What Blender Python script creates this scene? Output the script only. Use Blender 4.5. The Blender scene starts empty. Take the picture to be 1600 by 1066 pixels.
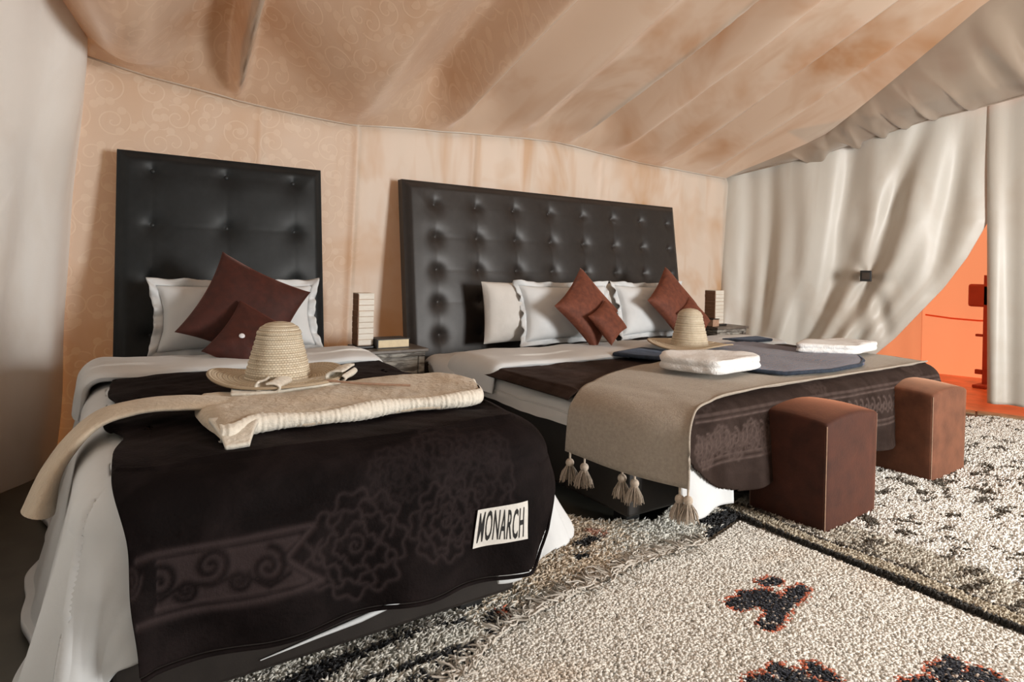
import bpy, bmesh, random
import numpy as np
from math import *
from mathutils import Matrix, Vector, noise as mnoise
random.seed(4)
RNG = np.random.default_rng(7)
sc = bpy.context.scene
COL = sc.collection
# ------------------------------------------------------------------ camera
F = 967.0; YAW = atan(645 / F); ROLL = 0.022; EYE = 0.95
HOR = 405 + ROLL * 645                      # horizon height at the centre column
fw = Vector((sin(YAW), cos(YAW), 0)); r0 = Vector((cos(YAW), -sin(YAW), 0)); up = Vector((0, 0, 1))
RV = r0 * cos(ROLL) + up * sin(ROLL); UV_ = up * cos(ROLL) - r0 * sin(ROLL)
cam = bpy.data.cameras.new('camera'); camo = bpy.data.objects.new('camera', cam); COL.objects.link(camo)
cam.sensor_width = 36; cam.lens = 36 * F / 1600; cam.shift_y = (HOR - 533) / 1600; cam.clip_start = 0.02
m = Matrix.Identity(4)
for i in range(3):
    m[i][0] = RV[i]; m[i][1] = UV_[i]; m[i][2] = -fw[i]
m[2][3] = EYE
camo.matrix_world = m
sc.camera = camo
def at(u, v, axis, val):
    d = fw + RV * ((u - 800) / F) - UV_ * ((v - HOR) / F)
    c = Vector((0, 0, EYE)); i = 'xyz'.index(axis)
    return c + d * ((val - c[i]) / d[i])
# ------------------------------------------------------------------ world, sun, daylight
w = bpy.data.worlds.new('sky'); sc.world = w; w.use_nodes = True
w.node_tree.nodes['Background'].inputs[0].default_value = (0.80, 0.88, 1.0, 1)
w.node_tree.nodes['Background'].inputs[1].default_value = .22
sun = bpy.data.lights.new('sun', 'SUN'); suno = bpy.data.objects.new('sun', sun); COL.objects.link(suno)
sun.energy = 5.5; sun.angle = 0.02; sun.color = (1.0, .93, .82)
suno.rotation_euler = Vector((-0.62, -0.62, -0.85)).to_track_quat('-Z', 'Y').to_euler()
def area(name, loc, target, sx, sy, power, col):
    L = bpy.data.lights.new(name, 'AREA'); L.shape = 'RECTANGLE'; L.size = sx; L.size_y = sy
    L.energy = power; L.color = col
    o = bpy.data.objects.new(name, L); COL.objects.link(o); o.location = loc
    o.rotation_euler = (Vector(target) - Vector(loc)).to_track_quat('-Z', 'Y').to_euler()
    return o
area('entrance_daylight', (3.5, -2.45, 1.10), (1.9, 3, .85), 1.0, 1.4, 285, (1.0, .985, .955))
sc.view_settings.view_transform = 'Standard'; sc.view_settings.look = 'None'
sc.view_settings.exposure = -0.15; sc.view_settings.gamma = 1.0
sc.view_settings.use_curve_mapping = False
sc.cycles.max_bounces = 8; sc.cycles.diffuse_bounces = 3; sc.cycles.caustics_reflective = False
sc.cycles.caustics_refractive = False; sc.cycles.sample_clamp_indirect = 6
sc.cycles.use_denoising = True

# ------------------------------------------------------------------ node helpers
class NT:
    def __init__(s, name):
        s.m = bpy.data.materials.new(name); s.m.use_nodes = True
        s.t = s.m.node_tree; s.b = s.t.nodes['Principled BSDF']; s.out = s.t.nodes['Material Output']
    def n(s, kind, **kw):
        nd = s.t.nodes.new('ShaderNode' + kind)
        for k, v in kw.items():
            if k.startswith('i_'):
                k = k[2:]; k = int(k) if k.isdigit() else k.replace('_', ' ')
                s.set(nd.inputs[k], v)
            else: setattr(nd, k, v)
        return nd
    def set(s, sock, v):
        if isinstance(v, bpy.types.NodeSocket): s.t.links.new(v, sock)
        elif isinstance(v, tuple) and len(v) == 3 and sock.type == 'RGBA': sock.default_value = (*v, 1)
        else: sock.default_value = v
    def math(s, op, a, b=0.0, c=None, clamp=False):
        nd = s.n('Math', operation=op, use_clamp=clamp)
        s.set(nd.inputs[0], a); s.set(nd.inputs[1], b)
        if c is not None: s.set(nd.inputs[2], c)
        return nd.outputs[0]
    def mix(s, f, a, b, mode='MIX'):
        nd = s.n('Mix', data_type='RGBA', blend_type=mode)
        s.set(nd.inputs[0], f); s.set(nd.inputs[6], a); s.set(nd.inputs[7], b)
        return nd.outputs[2]
    def noise(s, scale, detail=3, rough=.55, vec=None, dist=0.0):
        nd = s.n('TexNoise'); nd.inputs['Scale'].default_value = scale; nd.inputs['Detail'].default_value = detail
        nd.inputs['Roughness'].default_value = rough; nd.inputs['Distortion'].default_value = dist
        s.set(nd.inputs['Vector'], vec if vec is not None else s.obj())
        return nd.outputs[0]
    def obj(s):
        if not hasattr(s, '_o'): s._o = s.n('TexCoord').outputs['Object']
        return s._o
    def uv(s):
        return s.n('TexCoord').outputs['UV']
    def ramp(s, f, lo, hi, a=0.0, b=1.0):
        nd = s.n('MapRange'); nd.clamp = True
        for i, v in enumerate((f, lo, hi, a, b)): s.set(nd.inputs[i], v)
        return nd.outputs[0]
    def scale(s, vec, sc_):
        nd = s.n('Mapping'); s.set(nd.inputs[0], vec); nd.inputs['Scale'].default_value = sc_
        return nd.outputs[0]
    def bump(s, h, strength=.5, dist=.01, prev=None):
        nd = s.n('Bump'); nd.inputs['Strength'].default_value = strength; nd.inputs['Distance'].default_value = dist
        s.set(nd.inputs['Height'], h)
        if prev is not None: s.set(nd.inputs['Normal'], prev)
        s.t.links.new(nd.outputs[0], s.b.inputs['Normal']); return nd.outputs[0]
    def P(s, **kw):
        for k, v in kw.items(): s.set(s.b.inputs[k.replace('_', ' ')], v)
        return s

def simple(name, col, rough=.6, var=.12, nscale=25, bump=.0, bscale=120, bdist=.002, sheen=0.0, metal=0.0, tint=None, spec=.4):
    s = NT(name)
    f = s.ramp(s.noise(nscale, 4), .3, .7)
    c = s.mix(f, tuple(x * (1 - var) for x in col), tuple(min(1, x * (1 + var)) for x in col))
    s.P(Base_Color=c, Roughness=rough, Metallic=metal)
    s.b.inputs['Specular IOR Level'].default_value = spec
    if sheen:
        s.b.inputs['Sheen Weight'].default_value = sheen
        s.b.inputs['Sheen Roughness'].default_value = .35
        s.b.inputs['Sheen Tint'].default_value = (*(tint or col), 1)
    if bump: s.bump(s.noise(bscale, 3), bump, bdist)
    return s.m

def scrolls(s, uv, scale):
    """curling vine lines: one spiral per Voronoi cell, plus small leaf dots"""
    v = s.n('TexVoronoi', voronoi_dimensions='2D', feature='F1'); s.set(v.inputs['Vector'], uv)
    v.inputs['Scale'].default_value = scale; v.inputs['Randomness'].default_value = .75
    d = s.n('VectorMath', operation='SUBTRACT'); s.set(d.inputs[0], uv); s.set(d.inputs[1], v.outputs['Position'])
    sp = s.n('SeparateXYZ'); s.set(sp.inputs[0], d.outputs[0])
    cs = s.n('SeparateColor'); s.set(cs.inputs[0], v.outputs['Color'])
    sign = s.math('SUBTRACT', s.math('MULTIPLY', s.math('GREATER_THAN', cs.outputs[0], .5), 2.0), 1.0)
    ang = s.math('MULTIPLY', s.math('ARCTAN2', sp.outputs[1], sp.outputs[0]), sign)
    turn = s.math('ADD', s.math('DIVIDE', ang, 2 * pi), s.math('MULTIPLY', cs.outputs[1], 3.0))
    rad = s.math('MULTIPLY', v.outputs['Distance'], 3.4)
    fr = s.math('FRACT', s.math('ADD', turn, rad))
    line = s.math('ABSOLUTE', s.math('SUBTRACT', fr, .5))
    line = s.ramp(line, .06, .10, 1, 0)
    inside = s.ramp(v.outputs['Distance'], .50, .56, 1, 0)
    v2 = s.n('TexVoronoi', voronoi_dimensions='2D', feature='F1'); s.set(v2.inputs['Vector'], uv)
    v2.inputs['Scale'].default_value = scale * 1.7
    leaf = s.ramp(v2.outputs['Distance'], .2, .24, 1, 0)
    return s.math('MAXIMUM', s.math('MULTIPLY', line, inside), s.math('MULTIPLY', leaf, .8))

def tent_fabric(name, base, stain_shade, glow, damask=True, xmax=1.9, rough=.5, transl=.3, satin=0.0, stain_shade_amt=1.0):
    """woven tent lining: reflective inside, lets warm daylight through"""
    s = NT(name); uv = s.uv(); o = s.obj()
    st = s.ramp(s.noise(1.3, 4, .6, s.scale(o, (1, 1, .8)), .6), .50, .70)
    streak = s.ramp(s.noise(2.0, 3, .5, s.scale(uv, (2.6, .35, 1)), .4), .54, .72)
    f = s.math('MULTIPLY', s.math('MAXIMUM', st, s.math('MULTIPLY', streak, .7)), stain_shade_amt)
    c = s.mix(f, base, stain_shade)  # cloth stains; on the ceiling also painted highlight and shade variation
    h = s.noise(260, 2, .5, s.scale(uv, (.35, 1.6, 1)))
    if damask:
        sp = s.n('SeparateXYZ'); s.set(sp.inputs[0], s.n('NewGeometry').outputs['Position'])
        msk = s.ramp(sp.outputs[0], xmax - .15, xmax + .05, 1, 0)
        sw = s.math('MULTIPLY', scrolls(s, uv, 7.0), msk)
        c2 = s.mix(s.math('MULTIPLY', msk, .55), c, tuple(x * .5 + y * .5 for x, y in zip(base, stain_shade)))
        c = s.mix(s.math('MULTIPLY', sw, .26), c2, tuple(min(1, x * 1.12) for x in base))
        h = s.math('ADD', s.math('MULTIPLY', h, .5), s.math('MULTIPLY', sw, .8))
        glow_c = s.mix(s.math('MULTIPLY', sw, .45), glow, tuple(min(1, x * 1.6 + .05) for x in glow))
    else: glow_c = glow
    s.P(Base_Color=c, Roughness=rough)
    s.b.inputs['Specular IOR Level'].default_value = .5
    s.b.inputs['Sheen Weight'].default_value = .15
    if satin: s.b.inputs['Coat Weight'].default_value = satin; s.b.inputs['Coat Roughness'].default_value = .28
    s.bump(h, .35, .0015)
    tr = s.n('BsdfTranslucent'); s.set(tr.inputs[0], glow_c)
    mx = s.n('MixShader'); s.set(mx.inputs[0], transl)
    s.t.links.new(s.b.outputs[0], mx.inputs[1]); s.t.links.new(tr.outputs[0], mx.inputs[2])
    s.t.links.new(mx.outputs[0], s.out.inputs[0])
    return s.m

M = {}
M['wall'] = tent_fabric('beige_damask_wall_cloth', (.68, .62, .54), (.50, .31, .165), (.75, .28, .08), True, 1.25, .55, .15)
M['ceil'] = tent_fabric('satin_ceiling_cloth', (.63, .51, .40), (.44, .25, .135), (.72, .27, .09), True, 1.9, .30, .07, 1.0)  # pale base and darker blotches imitate satin highlights and shade
M['curtain'] = tent_fabric('silver_beige_curtain', (.64, .61, .55), (.46, .36, .27), (.62, .34, .18), False, 0, .45, .035, .1, .5)
M['curtain_l'] = tent_fabric('silver_white_side_cloth', (.88, .86, .82), (.66, .56, .46), (.62, .34, .18), False, 0, .42, .035, .2, .4)
M['satin'] = tent_fabric('taupe_satin', (.36, .285, .22), (.28, .20, .15), (.55, .30, .16), False, 0, .22, .03, 1.0, .6)
M['orange'] = tent_fabric('orange_cloth', (.86, .36, .19), (.78, .28, .12), (1.0, .37, .18), False, 0, .7, .66, 0, .5)
M['floor'] = simple('grey_green_floor_sheet', (.075, .072, .058), .5, .2, 6)
M['white'] = simple('white_cotton', (.64, .66, .67), .75, .03, 8, .15, 40, .004, .1, tint=(1, 1, 1))
M['sheet'] = simple('white_sheet', (.62, .60, .57), .75, .04, 6, .25, 14, .01, .1, tint=(1, 1, 1))
M['towel'] = simple('white_terry', (.86, .86, .85), .9, .05, 60, .9, 160, .006, .3, tint=(1, 1, 1))
M['leather'] = simple('black_leatherette', (.012, .014, .015), .46, .15, 30, .25, 260, .0008, spec=.25)
M['leather2'] = simple('dark_brown_leatherette', (.022, .018, .016), .42, .15, 30, .25, 260, .0008, spec=.35)
M['frame'] = simple('black_bed_base', (.014, .012, .011), .5, .2, 20)
M['cush'] = simple('rust_brown_velvet', (.13, .036, .018), .75, .3, 30, .4, 90, .003, .55, tint=(.75, .27, .15))
M['cush_dark'] = simple('dark_maroon_velvet', (.045, .009, .005), .7, .3, 26, .5, 60, .003, .45, tint=(.55, .14, .09))
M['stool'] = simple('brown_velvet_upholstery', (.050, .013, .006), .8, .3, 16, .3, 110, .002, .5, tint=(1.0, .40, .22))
M['stool2'] = simple('brightened_brown_velvet_upholstery', (.15, .055, .028), .8, .3, 12, .3, 110, .002, .6, tint=(1.0, .55, .35))  # lighter copy of the stool velvet, imitating brighter light on its front
M['seam'] = simple('worn_piping', (.40, .25, .17), .7, .2, 60)
M['throw'] = simple('woven_cream_throw', (.37, .32, .265), .9, .12, 90, .7, 220, .003, .2, tint=(1, .95, .85))
M['robe'] = simple('cream_wool', (.54, .45, .345), .9, .14, 9, .8, 70, .006, .3, tint=(1, .95, .85))
M['robe_trim'] = simple('white_wool_trim', (.72, .67, .58), .9, .1, 70, .8, 60, .006, .3, tint=(1, 1, .95))
M['tassel'] = simple('beige_yarn', (.50, .42, .34), .9, .2, 120, .3, 200, .002)
M['dark_wood'] = simple('dark_wood', (.05, .038, .03), .5, .3, 12)
M['black'] = simple('black_plastic', (.02, .02, .02), .35, .1, 10)
M['metal'] = simple('dull_metal', (.45, .43, .4), .35, .1, 20, metal=.9)
M['paper'] = simple('book_pages', (.74, .62, .42), .8, .06, 60)
M['cover'] = simple('book_cover', (.06, .06, .06), .6, .3, 60)
M['tile'] = simple('brown_clay_tile', (.36, .23, .13), .5, .3, 12, .3, 60, .002)
M['floor_orange'] = simple('orange_clay_floor', (.70, .22, .09), .35, .3, 5, .3, 30, .004)
M['red'] = simple('rust_red_board', (.42, .07, .03), .6, .1, 10)
M['gem'] = simple('clear_crystal_button', (.75, .75, .78), .08, .05, 10, spec=1)
M['navy'] = simple('dark_navy_cloth', (.022, .032, .05), .85, .4, 50, .6, 120, .003, .2, tint=(.4, .5, .7))

def worn_wood():
    s = NT('weathered_silver_wood'); o = s.obj()
    n1 = s.noise(9, 5, .6, s.scale(o, (1, 1, 4.5)), 1.2)
    c = s.mix(s.ramp(n1, .42, .60), (.10, .085, .07), (.34, .32, .28))
    s.P(Base_Color=c, Roughness=.55); s.bump(n1, .5, .004); return s.m
M['worn'] = worn_wood()
def top_wood():
    s = NT('dark_table_top'); o = s.obj()
    n1 = s.noise(8, 5, .6, s.scale(o, (1, 6, 1)), .6)
    s.P(Base_Color=s.mix(s.ramp(n1, .35, .65), (.085, .07, .058), (.17, .145, .12)), Roughness=.42); return s.m
M['top'] = top_wood()
def straw():
    s = NT('woven_straw'); uv = s.uv()
    ck = s.n('TexBrick'); s.set(ck.inputs[0], uv); ck.inputs['Scale'].default_value = 1
    ck.inputs['Brick Width'].default_value = .011; ck.inputs['Row Height'].default_value = .0075; ck.inputs['Mortar Size'].default_value = .0013
    ck.inputs['Mortar Smooth'].default_value = 1
    wv = s.n('TexWave', wave_type='BANDS', bands_direction='Y'); s.set(wv.inputs[0], uv); wv.inputs['Scale'].default_value = 22; wv.inputs['Distortion'].default_value = .8
    c = s.mix(s.noise(60, 3), (.60, .49, .33), (.88, .81, .66))
    c = s.mix(s.math('MULTIPLY', ck.outputs['Fac'], .6), c, (.25, .16, .08))
    c = s.mix(s.math('MULTIPLY', s.ramp(wv.outputs['Fac'], .25, .0), .35), c, (.30, .20, .11))
    s.P(Base_Color=c, Roughness=.65); s.bump(s.math('SUBTRACT', wv.outputs['Fac'], ck.outputs['Fac']), .7, .003); return s.m
M['straw'] = straw()
def lamp_front():
    s = NT('cream_lamp_strip'); o = s.obj()
    s.P(Base_Color=s.mix(s.noise(14, 3, .6, s.scale(o, (1, 1, 5))), (.55, .48, .38), (.80, .78, .72)), Roughness=.5); return s.m
M['lampf'] = lamp_front()
def lamp_side():
    s = NT('brown_lamp_strip'); o = s.obj()
    s.P(Base_Color=s.mix(s.noise(14, 3, .6, s.scale(o, (1, 1, 5))), (.17, .08, .045), (.30, .17, .10)), Roughness=.5); return s.m
M['lamps'] = lamp_side()
def blanket_mat(name, base, hi, sheen_t, shw=.1):
    s = NT(name)
    at_ = s.n('Attribute', attribute_name='relief'); f = at_.outputs['Fac']
    nap = s.ramp(s.noise(7, 4, .6, None, .5), .42, .72)
    c = s.mix(s.math('MULTIPLY', nap, .22), base, hi)
    c = s.mix(s.math('MULTIPLY', f, .85), c, hi)
    s.P(Base_Color=c, Roughness=.75)
    s.b.inputs['Sheen Weight'].default_value = shw; s.b.inputs['Sheen Roughness'].default_value = .4
    s.b.inputs['Sheen Tint'].default_value = (*sheen_t, 1); s.b.inputs['Specular IOR Level'].default_value = .06
    s.bump(s.noise(150, 2), .5, .003); return s.m
M['blanket1'] = blanket_mat('near_black_plush', (.0045, .003, .003), (.042, .030, .030), (.30, .22, .22), .05)
M['blanket2'] = blanket_mat('dark_brown_plush', (.024, .015, .012), (.12, .085, .075), (.5, .36, .32), .06)
def blue_mat():
    s = NT('blue_striped_weave'); o = s.obj()
    wv = s.n('TexWave', wave_type='BANDS', bands_direction='X'); s.set(wv.inputs[0], s.scale(o, (1, .35, 1)))
    wv.inputs['Scale'].default_value = 22; wv.inputs['Distortion'].default_value = 3.0; wv.inputs['Detail'].default_value = 2
    w2 = s.n('TexWave', wave_type='BANDS', bands_direction='Y'); s.set(w2.inputs[0], o)
    w2.inputs['Scale'].default_value = 12; w2.inputs['Distortion'].default_value = 5
    c = s.mix(s.ramp(wv.outputs['Fac'], .3, .7), (.035, .060, .14), (.115, .13, .19))
    c = s.mix(s.math('MULTIPLY', s.ramp(w2.outputs['Fac'], .72, .85), .6), c, (.26, .13, .11))
    s.P(Base_Color=c, Roughness=.9); s.b.inputs['Sheen Weight'].default_value = .25
    s.bump(s.noise(140, 3), .8, .005); return s.m
M['blue'] = blue_mat()
def pile_mat():
    s = NT('wool_pile'); a = s.n('Attribute', attribute_name='Col')
    s.P(Base_Color=a.outputs['Color'], Roughness=.9); s.b.inputs['Sheen Weight'].default_value = .15
    s.b.inputs['Specular IOR Level'].default_value = .15; return s.m
M['pile'] = pile_mat()
M['rug_base'] = simple('rug_backing', (.5, .46, .40), .95, .3, 30)
M['fringe'] = simple('fringe_yarn', (.60, .56, .50), .9, .12, 60)
M['patch'] = simple('white_woven_patch', (.66, .64, .60), .8, .06, 120)
M['ink'] = simple('black_print', (.014, .013, .013), .8, .1, 50)

# ------------------------------------------------------------------ mesh helpers
def mesh_np(name, V, Fc, mat, parent=None, smooth=True, uv=None, mats=None, midx=None):
    V = np.asarray(V, dtype=np.float32); Fc = np.asarray(Fc, dtype=np.int32)
    k = Fc.shape[1]
    me = bpy.data.meshes.new(name)
    me.vertices.add(len(V)); me.vertices.foreach_set('co', V.ravel())
    me.loops.add(Fc.size); me.loops.foreach_set('vertex_index', Fc.ravel())
    me.polygons.add(len(Fc)); me.polygons.foreach_set('loop_start', np.arange(0, Fc.size, k, dtype=np.int32))
    me.polygons.foreach_set('loop_total', np.full(len(Fc), k, dtype=np.int32))
    me.polygons.foreach_set('use_smooth', np.full(len(Fc), smooth))
    if uv is not None:
        l = me.uv_layers.new(name='UVMap'); l.data.foreach_set('uv', np.asarray(uv, dtype=np.float32)[Fc.ravel()].ravel())
    me.update(calc_edges=True)
    for mm in (mats or [mat]): me.materials.append(mm)
    if midx is not None: me.polygons.foreach_set('material_index', np.asarray(midx, dtype=np.int32))
    o = bpy.data.objects.new(name, me); COL.objects.link(o)
    if parent: o.parent = parent
    return o
def grid_faces(n, m_, wrap=False):
    idx = np.arange(n * m_).reshape(n, m_)
    if wrap: idx = np.concatenate([idx, idx[:1]], 0)
    a = idx[:-1, :-1].ravel(); b = idx[1:, :-1].ravel(); c = idx[1:, 1:].ravel(); d = idx[:-1, 1:].ravel()
    return np.stack([a, b, c, d], 1)
def grid(name, X, Y, Z, mat, parent=None, uv=None, thick=0.0, flip=False, wrap=False):
    n, m_ = X.shape
    V = np.stack([X.ravel(), Y.ravel(), Z.ravel()], 1); Fc = grid_faces(n, m_, wrap)
    if flip: Fc = Fc[:, ::-1]
    U = None
    if uv is not None: U = np.stack([uv[0].ravel(), uv[1].ravel()], 1)
    o = mesh_np(name, V, Fc, mat, parent, uv=U)
    if thick:
        md = o.modifiers.new('thickness', 'SOLIDIFY'); md.thickness = abs(thick); md.offset = -1 if thick > 0 else 1
    return o
def from_bm(name, bm, mat, parent=None, smooth=False, mats=None):
    me = bpy.data.meshes.new(name); bm.to_mesh(me); bm.free()
    for mm in (mats or [mat]): me.materials.append(mm)
    if smooth: me.polygons.foreach_set('use_smooth', [True] * len(me.polygons))
    o = bpy.data.objects.new(name, me); COL.objects.link(o)
    if parent: o.parent = parent
    return o
def box(name, x0, x1, y0, y1, z0, z1, mat, parent=None, bev=.004, seg=2):
    bm = bmesh.new(); bmesh.ops.create_cube(bm, size=1)
    for v in bm.verts:
        v.co = Vector(((x0 + x1) / 2 + v.co.x * (x1 - x0), (y0 + y1) / 2 + v.co.y * (y1 - y0), (z0 + z1) / 2 + v.co.z * (z1 - z0)))
    if bev: bmesh.ops.bevel(bm, geom=bm.edges[:], offset=bev, segments=seg, affect='EDGES', profile=.5)
    return from_bm(name, bm, mat, parent, smooth=False)
def tube(name, pts, r, mat, parent=None, n=8, closed=False):
    P_ = np.array([list(p) for p in pts], float); k = len(P_)
    T = np.gradient(P_, axis=0); T /= np.linalg.norm(T, axis=1)[:, None] + 1e-9
    ref = np.array([0, 0, 1.]); V = []
    rr = np.full(k, r) if np.isscalar(r) else np.asarray(r)
    for i in range(k):
        a = np.cross(T[i], ref)
        if np.linalg.norm(a) < .05: a = np.cross(T[i], [0, 1, 0])
        a /= np.linalg.norm(a); b = np.cross(T[i], a)
        for j in range(n):
            th = 2 * pi * j / n; V.append(P_[i] + rr[i] * (a * cos(th) + b * sin(th)))
    Fc = []
    for i in range(k - 1):
        for j in range(n):
            Fc.append((i * n + j, i * n + (j + 1) % n, (i + 1) * n + (j + 1) % n, (i + 1) * n + j))
    return mesh_np(name, V, Fc, mat, parent)
def empty(name, loc=(0, 0, 0), rz=0.0):
    o = bpy.data.objects.new(name, None); COL.objects.link(o); o.location = loc; o.rotation_euler = (0, 0, rz)
    o.empty_display_size = .1; return o
def tag(o, label, cat=None, group=None, kind=None):
    if label: o['label'] = label
    if cat: o['category'] = cat
    if group: o['group'] = group
    if kind: o['kind'] = kind
    return o
def struct(o): o['kind'] = 'structure'; return o
def rebase(root, kids):
    """keep children where they were modelled (world coordinates) under a root placed elsewhere"""
    inv = Matrix.Translation(-Vector(root.location))
    for k in kids:
        k.parent = root; k.matrix_parent_inverse = inv
def fbm(X, Y, sx, sy, seed=0, octs=3):
    """smooth value noise from rotated sines, vectorised"""
    r = np.random.default_rng(seed); out = np.zeros_like(X, dtype=float); amp = 1.0; tot = 0
    for o in range(octs):
        for k in range(4):
            a = r.uniform(0, 2 * pi); fx = cos(a) * sx * 2 ** o; fy = sin(a) * sy * 2 ** o
            out += amp * np.sin(fx * X + fy * Y + r.uniform(0, 2 * pi)); tot += amp * .7
        amp *= .5
    return out / tot
def smooth(a, b, x):
    t = np.clip((x - a) / (b - a), 0, 1); return t * t * (3 - 2 * t)

# ------------------------------------------------------------------ tent shell
EAVE = 3.45; SL = .40; RIDGE = 3.2
def ceil_base(x, d):
    x = np.asarray(x, float); d = np.asarray(d, float)
    e = np.interp(x, [-.8, -.1, .18, .67, 1.18, 1.8, 2.3, 2.66, 3.47, 4.5, 5.6], [1.95, 1.88, 1.83, 1.775, 1.75, 1.79, 1.825, 1.84, 1.785, 1.765, 1.78])
    w_ = np.exp(-(np.clip(d, 0, 9) / 1.2) ** 2)
    e = e * w_ + 1.80 * (1 - w_)
    slope = SL + .12 * np.exp(-((x - .2) / .8) ** 2)
    rise = np.where(d < RIDGE, slope * d, slope * RIDGE - slope * .9 * (d - RIDGE))
    return e + rise
SEAMS = [-.5, .16, .60, 1.22, 1.80, 2.30, 2.75, 3.10, 3.62, 4.10, 4.62]
def ceil_z(x, d):
    x = np.asarray(x, float); d = np.asarray(d, float)
    z = ceil_base(x, d)
    xs = x + .05 * np.sin(1.7 * d + x)
    for i, (a, b) in enumerate(zip(SEAMS[:-1], SEAMS[1:])):
        t = np.clip((xs - a) / (b - a), 0, 1); ins = (xs > a) & (xs <= b)
        amp = [.12, .22, .26, .26, .19, .08, .19, .10, .18, .12][i]; pk = [.5, .86, .10, .72, .26, .35, .22, .3, .24, .3][i]
        up_ = smooth(0, pk, t); dn = 1 - smooth(pk, 1, t) * .75 - .25 * np.clip((t - pk) / (1 - pk), 0, 1)
        z = z + np.where(ins, amp * np.where(t < pk, up_, dn), 0) * smooth(-.02, .30, d)
    z = z - .05 * smooth(-.02, .30, d)
    z = z + .022 * fbm(x * 1.0, d * 1.0, 5.0, 1.6, 3) * smooth(0, .3, d)
    z = z - .26 * np.exp(-((x - .02) / .22) ** 2 - ((d - .62) / .45) ** 2) * smooth(0, .25, d)
    z = z - .07 * np.exp(-((x - .9) / .4) ** 2 - ((d - .5) / .35) ** 2)
    return z
xs = np.linspace(-.75, 4.62, 360); ds = np.concatenate([np.linspace(0, 2.6, 150), np.linspace(2.65, 6.05, 50)])
Xg, Dg = np.meshgrid(xs, ds, indexing='ij')
edge = np.interp(Dg, [0, .8, 1.9, 3.2, 6], [4.50, 4.66, 4.36, 4.2, 4.3])
Xc = -.75 + (Xg + .75) * (edge + .75) / 5.37
Zc = ceil_z(Xc, Dg)
ceiling = struct(grid('ceiling', Xc, EAVE - Dg, Zc, M['ceil'], uv=(Xc, Dg * 1.08)))
for k, sx in enumerate([]):
    dd = np.linspace(.0, 3.1, 40); xx = np.full(40, sx)
    for it in range(4): xx = sx - .05 * np.sin(1.7 * dd + xx)
    o = tube('ceiling_seam', np.stack([xx, EAVE - dd, ceil_z(xx, dd) - .001], 1), .0035, M['ceil'], ceiling, 6)

# back wall
xs = np.linspace(-.9, 4.58, 480); zs = np.linspace(0, 1, 90)
Xg, Tg = np.meshgrid(xs, zs, indexing='ij')
top = ceil_z(Xg, np.zeros_like(Xg)) + .02
Zg = Tg * top
Yg = EAVE + .05 * (1 - Tg) + .012 * fbm(Xg, Zg, 7, 1.2, 11) + .010 * fbm(Xg, Zg, 16, 2.5, 12, 2)
for sx, a in ((1.18, .016), (1.95, .012), (.66, .010), (3.05, .007)):
    Yg -= a * np.exp(-((Xg - sx - .02 * Zg) / .018) ** 2)
Yg += .02 * np.exp(-((Tg - 1) / .02) ** 2)
wb = struct(grid('wall_back', Xg, Yg, Zg, M['wall'], uv=(Xg, Zg), flip=True))
pts = [(x, EAVE - .004, float(ceil_z(x, 0)) + .003) for x in np.linspace(-.1, 4.5, 80)]
struct(tube('trim_1', pts, .006, M['wall'], None, 6)); 

# left wall : hanging curtain cloth
ys = np.linspace(3.52, -2.6, 420); Yg, Tg = np.meshgrid(ys, np.linspace(0, 1, 110), indexing='ij')
dgy = EAVE - Yg
Xw = np.interp(Yg, [-2.6, .8, 2.4, 3.1, 3.5], [-.72, -.46, -.30, -.20, -.10])
tp = ceil_z(Xw * 0 - .45, np.clip(dgy, 0, 9)) + .12
Zg = .0 + Tg * tp
drape = .034 * np.sin(Yg * 8 + 1.4 * np.sin(Yg * 3.3) + 1.6 * Tg) + .012 * np.sin(Yg * 21 + 2 * Tg + 1.1) * (.5 + .5 * np.sin(Yg * 2)) + .03 * fbm(Yg, Zg, 4, 2.6, 21)
Xg = Xw + drape * 1.5 - .10 * (1 - Tg) + .05 * np.exp(-((Zg - 1.9) / .35) ** 2) * np.sin(Yg * 4 + 1)
struct(grid('wall_left', Xg, Yg, Zg, M['curtain_l'], uv=(Yg, Zg)))

# front (behind the camera) with the entrance opening
def flat(name, c0, c1, c2, c3, mat, n=24, m_=16, uvs=None, amp=.01, seed=1, flip=False):
    S, T = np.meshgrid(np.linspace(0, 1, n), np.linspace(0, 1, m_), indexing='ij')
    A = [np.array(c, float) for c in (c0, c1, c2, c3)]
    P_ = A[0][None, None] * ((1 - S) * (1 - T))[..., None] + A[1][None, None] * (S * (1 - T))[..., None] + A[2][None, None] * (S * T)[..., None] + A[3][None, None] * ((1 - S) * T)[..., None]
    nrm = np.cross(A[1] - A[0], A[3] - A[0]); nrm /= np.linalg.norm(nrm)
    L = np.linalg.norm(A[1] - A[0]); H = np.linalg.norm(A[3] - A[0])
    P_ = P_ + nrm * (amp * fbm(S * L, T * H, 7, 1.5, seed))[..., None]
    return grid(name, P_[..., 0], P_[..., 1], P_[..., 2], mat, uv=(S * L, T * H), flip=flip)
struct(flat('wall_front', (-.8, -2.6, 0), (2.4, -2.6, 0), (2.4, -2.6, 2.4), (-.8, -2.6, 2.4), M['satin']))
struct(flat('wall_front', (3.8, -2.6, 0), (6.9, -2.6, 0), (6.9, -2.6, 2.4), (3.8, -2.6, 2.4), M['satin']))
struct(flat('wall_front', (2.4, -2.6, 2.0), (3.8, -2.6, 2.0), (3.8, -2.6, 2.4), (2.4, -2.6, 2.4), M['wall']))

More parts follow.
